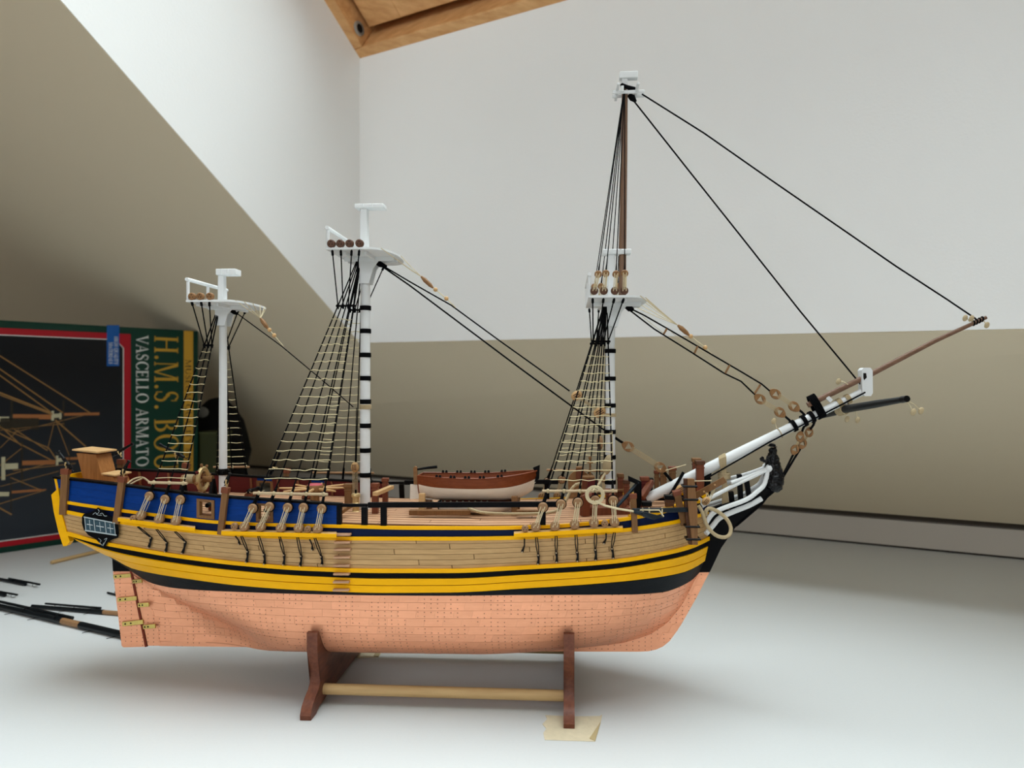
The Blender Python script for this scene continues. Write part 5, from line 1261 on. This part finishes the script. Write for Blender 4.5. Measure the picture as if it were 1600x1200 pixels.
q = MB(); q.prism([P(x, y, -.0058) for x, y in ((646.5, 757), (645.5, 731), (648, 728.5), (651.5, 730), (652, 745), (657, 757))], (0, .0022, 0)); lobj('rudder_head', q, M['heart'], smooth=0)
q = MB(); q.tube([P(652, 733.5, -.0048), P(668, 731, -.0048), P(683, 729.5, -.0048)], [.0008, .0010, .0012], 8); lobj('tiller', q, M['black'])
q = MB(); q.prism([P(x, y, -.006) for x, y in ((832.5, 731), (843.5, 726.5), (842.5, 748), (835, 754), (838, 742))], (0, .002, 0)); lobj('stem_post', q, M['black'], smooth=0)
q = MB(); a = [P(x, y, -.0055) for x, y in ((655, 778), (670, 781), (800, 781), (822, 773), (837, 753), (833, 753), (816, 770), (798, 778.5), (670, 778.5))]; q.prism(a, (0, .001, 0)); lobj('keel', q, M['boatwhite'], smooth=0)
for f in (.14, .29, .44, .60, .76):
    a, b_ = pt(f, .22, -1, .001), pt(f, .22, 1, .001); q = MB(); q.bar(a, b_, .0048, .0008); obj('thwart', q, M['boatred'], LN, bevel=.0002)
for f in (.165, .29, .415, .54, .69):
    for sd in (-1, 1):
        for df in (-.014, .016):
            p = pt(f + df + .02, 0, sd); q = MB(); q.bar(p + Vector((0, 0, .0004)), p + Vector((0, 0, .0022)), .0022, .0014, (0, 1, 0), taper=.55); obj('thole', q, M['black'], LN)
# the smaller boat under it
jl, jr = P(684, 790, -.02), P(800, 790, -.02); zd_ = zdeck(0.02)
JB2, jpt, _, _ = boat('ship_jolly_boat', 'small white boat low on the deck beneath the mahogany one', jl.x, jr.x, -.010, .0125, zd_ + .0098, zd_ + .0086, zd_ + .0100, zd_ + .0004, .12, M['blackgrey'], M['boatwhite'])
# skids and chocks that carry the boats
for (x0, x1) in ((640, 735), (807, 842)): bar3('skid_beam', P(x0, 800.5, -.030), P(x1, 800.5, -.030), .005, .0036, M['postwood'])
for (px, yt, m_) in ((659.5, 771, 'light'), (804, 775, 'postwood')):
    for s, ex in ((-.0205, 0), (.0105, 0)):
        a = P(px, yt, -.0205); x = a.x; q = MB(); q.bar((x, s, a.z), (x, s, zdeck(x)), .0046, .0040, (0, 1, 0)); obj('boat_chock', q, M[m_] if s < 0 else M['postwood'], SHIP, bevel=.0003)
    x = P(px, yt, -.0205).x; bar3('chock_beam', (x, -.0225, zk_ - .0018), (x, .0125, zk_ - .0018), .0040, .0030, M['postwood'])
q = MB()
for k in range(10): q.ball(P(676 + k * 9.5, 783.5, -.006), .0007, .0007, .0007, 6, 4)
obj('pin_row', q, M['thread'], SHIP, kind='stuff')

# ---------------------------------------------------------------- stand
ST_ = empty('ship_stand', (OX, OY, 0), 'mahogany cradle stand with two curved end plates and a pale rod, under the hull', 'stand', -TH)
def cradle(px, yfoot, th):
    # outer profile of one end plate in (s, z)
    xs = P(px, 1000, -.06).x
    t_ = (xs - rC.a[0][0]) / (rC.a[-1][0] - rC.a[0][0])
    hull = []
    for u in np.linspace(.50, .985, 12):
        qn = under(t_, u); hull.append((qn[1] + .0006, qn[2] - .0003))
    outer = [(.0660, .0), (.0770, .0), (.0776, .0035), (.0745, .0085), (.0680, .0125), (.0605, .0155), (.0570, .0190), (.0560, .0240), (.0572, .0300), (.0605, .0370), (.0632, .0440), (hull[0][0] + .0045, hull[0][1] + .0012), (hull[0][0] + .001, hull[0][1] + .0014)]
    half = outer + hull + [(0.0, hull[-1][1] - .0012)]
    right = half
    left = [(-a, b) for a, b in half[:-1]][::-1]
    inner = [(-.060, .0025), (-.045, .0032), (0, .0036), (.045, .0032), (.060, .0025)]
    poly = right + left + inner                # runs over the top and back along the underside
    q = MB()
    # strip quads between top outline and underside keep the concave outline clean
    top = [(s, z) for s, z in (left[::-1] if False else [])]
    N = 60; ss = np.linspace(-.0775, .0775, N)
    bm = bmesh.new(); vs = [bm.verts.new((xs - th / 2, s, z)) for s, z in poly]; bm.faces.new(vs)
    r = bmesh.ops.triangulate(bm, faces=bm.faces[:]); ex = bmesh.ops.extrude_face_region(bm, geom=bm.faces[:]); bmesh.ops.translate(bm, vec=(th, 0, 0), verts=[v for v in ex['geom'] if isinstance(v, bmesh.types.BMVert)])
    bm.verts.index_update(); q.add([v.co.copy() for v in bm.verts], [tuple(v.index for v in f.verts) for f in bm.faces]); bm.free()
    o = obj('end_plate', q, M['stand'], ST_, smooth=30, bevel=.0007); return xs
xa_ = cradle(490, 1125, .0078); xb_ = cradle(889, 1135, .0076)
for s in (-.048, .048):
    q = MB(); q.tube([(xa_ + .003, s, .0108), (xb_ - .003, s, .0108)], .0040, 16); obj('rod', q, M['dowel'], ST_)

# ---------------------------------------------------------------- the kit box standing behind the stern
A_ = TB(0, 865); zt_b = H + 100 / F * A_.y; YR = (zt_b - H) * F / 83; R_ = Vector(((310 - 800) / F * YR, YR, 0))
fd = (R_ - A_).normalized(); fn = Vector((fd.y, -fd.x, 0))            # along the face, out of the face (towards the viewer)
BW, BD = .52, .085
BOX = empty('kit_box', R_ - fd * BW / 2, 'big green cardboard kit box with gold lettering, standing on end behind the stern', 'box')
def FBW(px, py):                             # (distance from the right edge, height) on the face
    d = ray(px, py); k = (A_ - Vector((0, 0, 0))).dot(fn) / d.dot(fn); p = Vector((0, 0, H)) + d * k; p.z = H + d.z * k
    return (Vector((p.x, p.y, 0)) - R_).dot(fd), p.z
def FQ(w, z, e_=0.0): return R_ + fd * w + fn * e_ + Vector((0, 0, z))
def bobj(name, q, m, par=BOX, **k):
    o = obj(name, q, m, par, **k)
    if par is BOX: o.location = -BOX.location
    return o
M['boxgreen'] = mat('green_card', '#053226', 0.32); M['boxred'] = mat('red_print', '#A0101F', 0.35); M['boxnavy'] = mat('navy_print', '#0E1420', 0.3)
M['boxgold'] = mat('gold_print', '#B98F30', 0.35); M['boxstrip'] = mat('yellow_print', '#BE9030', 0.35); M['boxtag'] = mat('blue_print', '#14539C', 0.35); M['boxwhite'] = mat('white_print', '#D8DAD6', 0.35)
M['printtan'] = mat('printed_spar', '#8F6A3C', 0.4); M['printbrown'] = mat('printed_mast', '#9A6238', 0.4); M['printwhite'] = mat('printed_white', '#B9B394', 0.4); M['card'] = mat('grey_card', '#8E877A', 0.8); M['printdark'] = mat('printed_hull_shade', '#2a2418', 0.5)
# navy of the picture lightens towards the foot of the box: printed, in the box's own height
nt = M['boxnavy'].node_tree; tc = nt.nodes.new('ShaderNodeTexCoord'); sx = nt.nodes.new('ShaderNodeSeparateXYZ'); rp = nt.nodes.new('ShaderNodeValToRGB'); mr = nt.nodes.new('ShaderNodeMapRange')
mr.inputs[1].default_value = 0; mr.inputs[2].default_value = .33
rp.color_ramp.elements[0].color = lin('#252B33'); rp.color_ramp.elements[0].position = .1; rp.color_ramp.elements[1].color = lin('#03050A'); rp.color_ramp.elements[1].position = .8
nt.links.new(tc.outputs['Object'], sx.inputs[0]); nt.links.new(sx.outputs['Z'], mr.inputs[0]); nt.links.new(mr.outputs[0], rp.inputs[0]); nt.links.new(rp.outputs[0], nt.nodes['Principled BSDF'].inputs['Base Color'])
q = MB(); z0 = .0
q.hexa([FQ(-BW, z0), FQ(0, z0), FQ(0, z0, -BD), FQ(-BW, z0, -BD)], [FQ(-BW, zt_b), FQ(0, zt_b), FQ(0, zt_b, -BD), FQ(-BW, zt_b, -BD)]); bobj('lid', q, M['boxgreen'], smooth=0, bevel=.002)
q = MB(); q.hexa([FQ(-BW + .003, z0 + .003, -BD - .012), FQ(-.003, z0 + .003, -BD - .012), FQ(-.003, z0 + .003, -BD + .001), FQ(-BW + .003, z0 + .003, -BD + .001)], [FQ(-BW + .003, zt_b + .003, -BD - .012), FQ(-.003, zt_b + .003, -BD - .012), FQ(-.003, zt_b + .003, -BD + .001), FQ(-BW + .003, zt_b + .003, -BD + .001)]); bobj('tray', q, M['card'], smooth=0)
def patch(name, pts, m, e_=.0003, th=.0003, px=True, par=BOX):
    q = MB(); p = [FQ(*(FBW(*a) if px else a), e_) for a in pts]; q.prism(p, fn * th); return bobj(name, q, M[m], par, smooth=0)
wi = FBW(193, 600)[0]; wo = FBW(204, 600)[0]; ztop_o = FBW(150, 519.5)[1]; ztop_i = FBW(150, 529)[1]; zb_o = FBW(40, 849.5)[1]; zb_i = FBW(40, 841)[1]; wl0 = -BW + .02
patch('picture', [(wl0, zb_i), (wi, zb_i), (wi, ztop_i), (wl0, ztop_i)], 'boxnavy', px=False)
patch('border', [(wl0, ztop_i), (wi, ztop_i), (wi, zb_i), (wl0, zb_i), (wl0, zb_o), (wo, zb_o), (wo, ztop_o), (wl0, ztop_o)][::-1], 'boxred', px=False, e_=.0005) if False else None
for r_ in (((wl0, ztop_i), (wo, ztop_i), (wo, ztop_o), (wl0, ztop_o)), ((wi, zb_i), (wo, zb_i), (wo, ztop_i), (wi, ztop_i)), ((wl0, zb_o), (wo, zb_o), (wo, zb_i), (wl0, zb_i))):
    patch('border', r_, 'boxred', px=False)
lw = .0012
for r_ in (((wl0, ztop_i - lw), (wi - .012, ztop_i - lw), (wi - .012, ztop_i), (wl0, ztop_i)), ((wi - lw, zb_i), (wi, zb_i), (wi, ztop_i - .013), (wi - lw, ztop_i - .013)), ((wi - .012, ztop_i - lw), (wi - lw, ztop_i - .013), (wi, ztop_i - .013), (wi - .012, ztop_i)), ((wl0, zb_i), (wi, zb_i), (wi, zb_i + lw), (wl0, zb_i + lw))):
    patch('border_line', r_, 'boxwhite', px=False, e_=.0006)
patch('border_corner', [(wi - .012, ztop_i), (wi, ztop_i - .013), (wi, ztop_i)], 'boxred', px=False, e_=.0005)
TAG = patch('label_tag', [(166.5, 572), (186, 572), (186, 508), (166.5, 508)], 'boxtag', e_=.0008)
w0, w1 = FBW(287, 600)[0], FBW(301.5, 600)[0]
patch('strip', [(w0, .001), (w1, .001), (w1, zt_b - .001), (w0, zt_b - .001)], 'boxstrip', px=False)
# serif capitals drawn as flat pieces
def rect(x0, y0, x1, y1): return [(x0, y0), (x1, y0), (x1, y1), (x0, y1)]
def arc(cx, cy, rx, ry, a0, a1, tk, tn, n=14):
    o = [(cx + rx * math.cos(R(a0 + (a1 - a0) * i / n)), cy + ry * math.sin(R(a0 + (a1 - a0) * i / n))) for i in range(n + 1)]
    i_ = [(cx + (rx - tk) * math.cos(R(a0 + (a1 - a0) * i / n)), cy + (ry - tn) * math.sin(R(a0 + (a1 - a0) * i / n))) for i in range(n + 1)]
    return [[o[k], o[k + 1], i_[k + 1], i_[k]] for k in range(n)]
T_, t_ = .14, .05
def stem(x, w=T_, top=True, bot=True):
    r = [rect(x, 0, x + w, 1)]
    if bot: r.append(rect(x - .07, 0, x + w + .07, .04))
    if top: r.append(rect(x - .07, .96, x + w + .07, 1))
    return r
GL = {
 'H': (.88, stem(.09) + stem(.65) + [rect(.2, .48, .68, .53)]),
 'M': (1.05, stem(.09, t_) + stem(.82) + [[(.09, 1), (.24, 1), (.56, 0), (.49, 0)], [(.88, 1), (.82, 1), (.50, .02), (.56, 0)]]),
 'N': (.9, stem(.09, t_) + stem(.74, t_, bot=False) + [[(.09, 1), (.24, 1), (.79, 0), (.70, 0)]]),
 'S': (.60, arc(.30, .735, .24, .275, 35, 255, .10, .05) + arc(.29, .265, .25, .275, 90, -145, .11, .05) + [[(.14, .60), (.24, .66), (.47, .42), (.38, .36)], rect(.49, .70, .53, .94), rect(.04, .06, .08, .32)]),
 'B': (.70, stem(.09) + arc(.28, .75, .30, .25, -90, 90, .13, .05) + arc(.28, .265, .36, .265, -90, 90, .14, .05)),
 'O': (.92, arc(.46, .5, .42, .52, 0, 360, .15, .05, 28)),
 'Q': (.92, arc(.46, .5, .42, .52, 0, 360, .15, .05, 28) + [[(.45, .1), (.55, .12), (.85, -.2), (.70, -.2)]]),
 'U': (.86, [rect(.09, .3, .23, 1), rect(.02, .96, .30, 1), rect(.70, .3, .75, 1), rect(.62, .96, .83, 1)] + arc(.42, .32, .33, .34, 180, 360, .12, .07)),
 'T': (.70, stem(.28, top=False) + [rect(.02, .95, .68, 1), rect(.02, .78, .06, 1), rect(.64, .78, .68, 1)]),
 'Y': (.74, [rect(.30, 0, .44, .45), rect(.22, 0, .52, .04), [(.02, 1), (.17, 1), (.43, .42), (.31, .42)], [(.68, 1), (.73, 1), (.44, .42), (.37, .42)]]),
 'V': (.78, [[(.04, 1), (.20, 1), (.47, 0), (.40, 0)], [(.70, 1), (.75, 1), (.46, 0), (.41, .1)], rect(-.02, .96, .28, 1), rect(.62, .96, .82, 1)]),
 'A': (.78, [[(.03, 0), (.08, 0), (.42, 1), (.37, .95)], [(.56, 0), (.72, 0), (.43, 1), (.36, 1)], rect(.20, .32, .60, .37), rect(-.03, 0, .17, .04), rect(.48, 0, .80, .04)]),
 'C': (.76, arc(.45, .5, .41, .52, 40, 320, .15, .05, 22) + [rect(.71, .70, .75, .96), rect(.72, .08, .75, .28)]),
 'E': (.64, stem(.09) + [rect(.2, .95, .58, 1), rect(.2, .48, .48, .53), rect(.2, 0, .60, .05), rect(.55, .8, .59, 1), rect(.57, 0, .61, .2), rect(.45, .4, .48, .62)]),
 'L': (.62, stem(.09) + [rect(.2, 0, .58, .05), rect(.54, 0, .58, .22)]),
 'R': (.74, stem(.09) + arc(.28, .74, .30, .26, -90, 90, .13, .05) + [[(.30, .49), (.43, .49), (.74, 0), (.58, 0)]]),
 'I': (.34, stem(.10)), 'D': (.84, stem(.09) + arc(.30, .5, .48, .5, -90, 90, .15, .05, 18)), 'G': (.84, arc(.45, .5, .41, .52, 40, 320, .15, .05, 22) + [rect(.64, .1, .77, .45), rect(.56, .42, .83, .46)]),
 '.': (.30, [[(.08 + .075 + .085 * math.cos(PI * i / 4), .08 + .085 * math.sin(PI * i / 4)) for i in range(8)]]), ' ': (.34, []), '\'': (.2, [])}
def lettering(name, text, w_base, w_cap, z_start, z_end, m, e_=.0006, gap=.06, par=BOX):
    """reads downwards: the letters' feet are to the left. One mesh per line"""
    tot = sum(GL[c][0] + gap for c in text); k = (z_start - z_end) / tot; x = 0; q = MB()
    for c in text:
        for poly in GL[c][1]:
            pts = [FQ(w_base + (w_cap - w_base) * v, z_start - (x + u) * k, e_) for u, v in poly]; q.prism(pts, fn * .0003)
        x += GL[c][0] + gap
    return bobj(name, q, M[m], par, smooth=0)
z_ = lambda px, py: FBW(px, py)[1]
tw = z_(260, 526) - z_(260, 733)
pre = sum(GL[c][0] + .06 for c in 'H.M.S. BOU'); full = sum(GL[c][0] + .06 for c in 'H.M.S. BOUNTY')
lettering('title_lettering', 'H.M.S. BOUNTY', FBW(241, 600)[0], FBW(278, 600)[0], z_(260, 525), z_(260, 525) - tw * full / pre * 1.02, 'boxgold')
lettering('subtitle_lettering', 'VASCELLO ARMATO', FBW(212.5, 600)[0], FBW(231.5, 600)[0], z_(222, 524), z_(222, 730), 'boxwhite')
lettering('strip_lettering', 'MUSEUM QUALITY MODEL', FBW(289.5, 600)[0], FBW(298.5, 600)[0], z_(294, 562), z_(294, 752), 'printdark')
lettering('tag_lettering', 'HIGH QUALITY', FBW(178, 540)[0], FBW(184, 540)[0], z_(181, 526), z_(181, 570), 'boxwhite', .0012)
lettering('tag_lettering', 'MATERIALS', FBW(169.5, 540)[0], FBW(175.5, 540)[0], z_(172, 535), z_(172, 569), 'boxwhite', .0012)
# the printed photograph of a ship lying on its side: masts, yards and stays
def pline(pts, wd, m, e_=.0006):
    q = MB()
    for a, b_ in zip(pts[:-1], pts[1:]):
        A, B = FQ(*FBW(*a), e_), FQ(*FBW(*b_), e_); d = (B - A).normalized(); nn = fn.cross(d) * wd * .00115 / 2
        q.prism([A - nn, B - nn, B + nn, A + nn], fn * .0002)
    return q
pic = MB()
def addp(pts, wd): t = pline(pts, wd, None); pic.add(t.v, t.f)
for pts, wd in (([(-40, 531), (142, 646)], 1.3), ([(-40, 549), (98, 645)], 1.4), ([(-40, 558), (78, 643)], 1.3), ([(-40, 598), (82, 646)], 1.8), ([(-40, 602), (82, 648)], 1.2), ([(-40, 628), (34, 697)], 1.2),
                ([(-30, 662), (86, 722)], 1.4), ([(-30, 655), (76, 700), (88, 718)], 1.2), ([(18, 668), (74, 704)], 1.1), ([(86, 656), (134, 698)], 1.6), ([(88, 660), (108, 712)], .8), ([(84, 662), (74, 702)], .7), ([(20, 676), (142, 646)], .8), ([(0, 672), (100, 662)], .7),
                ([(-20, 752), (88, 720)], 1.0), ([(20, 735), (118, 724)], .9), ([(16, 746), (62, 765)], 1.1), ([(-10, 790), (70, 766)], .9), ([(-20, 783), (18, 804)], 1.6), ([(0, 760), (32, 752), (92, 736)], .7), ([(-10, 735), (34, 700)], .8), ([(0, 700), (30, 670)], .7)):
    addp(pts, wd)
bobj('printed_rigging', pic, M['printtan'], smooth=0, kind='stuff')
pic = MB()
for pts, wd in (([(20, 651), (80, 651.5)], 6), ([(99, 647.5), (155, 646.5)], 3.6), ([(34, 723.5), (86, 722)], 5.5), ([(96, 717), (122, 716)], 3.2), ([(18, 769), (64, 765.5)], 3), ([(64, 765.5), (72, 765)], 1.5)): addp(pts, wd)
bobj('printed_masts', pic, M['printbrown'], smooth=0, kind='stuff')
pic = MB()
for pts, wd in (([(82, 642), (82, 657)], 3), ([(84, 650), (96, 649)], 5), ([(94, 645), (94, 655)], 2.4), ([(-6, 655), (14, 655)], 6), ([(5, 714), (5, 750)], 4), ([(6, 729), (28, 728)], 7), ([(89, 712), (89, 727)], 2.6), ([(90, 719), (98, 718)], 4.5), ([(-4, 772), (14, 772)], 5)): addp(pts, wd)
bobj('printed_mast_heads', pic, M['printwhite'], smooth=0, kind='stuff')
pic = MB()
for pts, wd in (([(18, 625), (18, 680)], 2.4), ([(99, 626), (99, 674)], 2), ([(34, 690), (34, 760)], 1.8), ([(108, 695), (108, 724)], 1.4), ([(17, 745), (17, 800)], 1.4), ([(0, 662), (60, 662)], 14)): addp(pts, wd)
bobj('printed_yards', pic, M['printdark'], smooth=0, kind='stuff')

# things in the shade behind the box
def at_depth(px, py, Y): d = ray(px, py); return Vector((d.x * Y, Y, H + d.z * Y))
p0 = TB(332, 790); 
Yb = 1.36
bx0, bx1 = (300 - 800) / F * Yb, (349 - 800) / F * Yb
BAG = empty('black_bag', ((bx0 + bx1) / 2, Yb + .05, 0), 'slumped black bag in the dark corner behind the green box', 'bag')
q = MB(); q.ball((0, 0, .112), .058, .05, .098, 14, 10); bm_ = obj('bag_body', q, mat('black_nylon', '#0b0b0d', .8), BAG)
dm = bm_.modifiers.new('d', 'DISPLACE'); t2 = bpy.data.textures.new('crumple', 'CLOUDS'); t2.noise_scale = .05; dm.texture = t2; dm.strength = .02
q = MB(); q.ball((-.012, -.045, .185), .012, .006, .010, 8, 6); obj('care_label', q, mat('white_cloth', '#8d8d8a', .8), BAG, label='small white label')
a = at_depth(305, 678, 1.27); b_ = at_depth(339, 678, 1.27); hgt = a.z
GB = empty('olive_box', ((a.x + b_.x) / 2, 1.27, 0), 'olive green carton between the kit box and the black bag', 'box', R(-12))
q = MB(); wdt = (b_.x - a.x); q.box((0, .022, hgt / 2), wdt, .044, hgt); obj('carton', q, mat('olive_card', '#2c3014', .6), GB, smooth=0, bevel=.001)
q = MB(); q.box((0, .022, hgt + .001), wdt + .003, .047, .004); obj('flap', q, mat('olive_flap', '#363a1c', .6), GB, smooth=0)

# ---------------------------------------------------------------- spars waiting on the worktop, a dowel, tape
def yard(label, p0, p1, wd, brown=None, booms=(), rods=(), name='spare_yard'):
    """spar lying between two worktop pixels; wd is its width in pixels at the nearer end"""
    a, b_ = TB(*p0), TB(*p1); r = wd * .5 * max(a.y, b_.y) / F; r = wd * .5 * b_.y / F
    a, b_ = TB(*p0, r), TB(*p1, r); d = (b_ - a); L = d.length; ux = d.normalized()
    root = empty(name, ((a.x + b_.x) / 2, (a.y + b_.y) / 2, 0), label, 'spar', math.atan2(d.y, d.x), 'loose black spars lying behind the stern'); 
    ln = lambda x, o=0.0, z=0.0: Vector((x - L / 2, o, r + z))
    q = MB(); seg = brown or None
    f = lambda px: ((TB(px, p0[1] + (p1[1] - p0[1]) * (px - p0[0]) / (p1[0] - p0[0]), r) - a).length)
    if brown:
        x0, x1 = f(brown[0]), min(f(brown[1]), L)
        q.tube([ln(0), ln(x0)], [r * .72, r], 12)
        if x1 < L - .004: q.tube([ln(x1), ln(L)], [r, r * .95], 12)
        obj('spar', q, M['spar'], root)
        q = MB(); q.tube([ln(x0 - .0005), ln(x1 + .0005)], r * .97, 8); obj('bare_middle', q, M['deadeye'], root, label='bare brown wood section')
    else:
        q.tube([ln(0), ln(L)], [r * .75, r], 12); obj('spar', q, M['spar'], root)
    for (x0, x1, off, k) in booms:
        q = MB(); q.tube([ln(f(x0), off, r * .9), ln(f(x1), off, r * .9)], [r * k * .8, r * k], 8); bo_ = obj('boom', q, M['spar'], root)
        for g in (.25, .6, .9):
            xx = f(x0) + (f(x1) - f(x0)) * g; q = MB(); q.tube([ln(xx + .0006 * 0, off * .5 + math.cos(t) * (abs(off) * .5 + r * 1.0), r * .5 + math.sin(t) * r * .9 + .0) for t in [2 * PI * i / 12 for i in range(12)]], r * .12, 5, closed=True); obj('boom_iron', q, M['iron'], root)
    for px in rods:
        xx = f(px); q = MB(); q.tube([ln(xx, 0, -r * .4), ln(xx - r * 1.6, -r * 2.6, -r * .75)], r * .09, 5); obj('pin', q, M['iron'], root)
yard('thick black spar with a bare brown section, nearest of the loose spars', (-60, 934), (205, 995), 11.5, (98, 126), [(-50, 107, .0042, .5)], (8, 26, 62, 148, 186))
yard('slimmer black spar with its boom, pointing at the rudder of the ship', (50, 947), (215, 961), 7.5, (162, 230), [(35, 152, .0046, .55)], (104, 143), 'spare_yard')
yard('short black spar end with a doubled tip, upper left of the worktop', (-40, 897), (40, 913), 5.5, None, [(10, 58, .0028, .6)], (4,), 'spare_yard')
yard('black spar tip just entering at the left edge', (-60, 917), (8, 930), 5.5, None, [(-10, 23, .0026, .6)], (), 'spare_yard')
yard('thin black spar tip showing just behind the rudder', (168, 926), (215, 938), 4.2, None, [(160, 200, .0024, .6)], (), 'spare_yard')
a, b_ = TB(80, 879, .0026), TB(200, 850, .0026)
DW = empty('wooden_dowel', ((a.x + b_.x) / 2, (a.y + b_.y) / 2, 0), 'pale bare dowel lying on the worktop under the stern', 'dowel', math.atan2((b_ - a).y, (b_ - a).x))
L = (b_ - a).length; q = MB(); q.tube([(-L / 2, 0, .0026), (-L / 2 + .001, 0, .0026), (L / 2, 0, .0026)], [.0022, .0026, .0026], 12); obj('rod', q, M['dowel'], DW)
def tape(name, label, pts, fold=None):
    c = sum((TB(*p) for p in pts), Vector()) / len(pts); root = empty(name, c, label, 'tape')
    q = MB(); q.prism([TB(*p) - c + Vector((0, 0, .0001)) for p in pts], (0, 0, .00025)); obj('strip', q, M['tape'], root, smooth=0)
    if fold:
        q = MB(); q.prism([TB(*p) - c + Vector((0, 0, .0004)) for p in fold], (0, 0, .0003)); obj('folded_corner', q, M['tapefold'], root, smooth=0)
tape('masking_tape', 'torn cream tape under the right foot of the stand', [(852, 1118), (895, 1120), (937, 1119.5), (941, 1117), (938.5, 1130), (930, 1159), (880, 1157.5), (851, 1156.5), (849, 1146), (853.5, 1139), (847.5, 1132), (855, 1124)], [(938.5, 1129), (930, 1159), (921, 1155), (927, 1146)])
tape('masking_tape', 'cream tape at the far foot of the left stand plate', [(556, 1014), (598, 1016), (592, 1027), (556, 1029)], [(588, 1017), (597, 1017), (591, 1027), (584, 1026)])
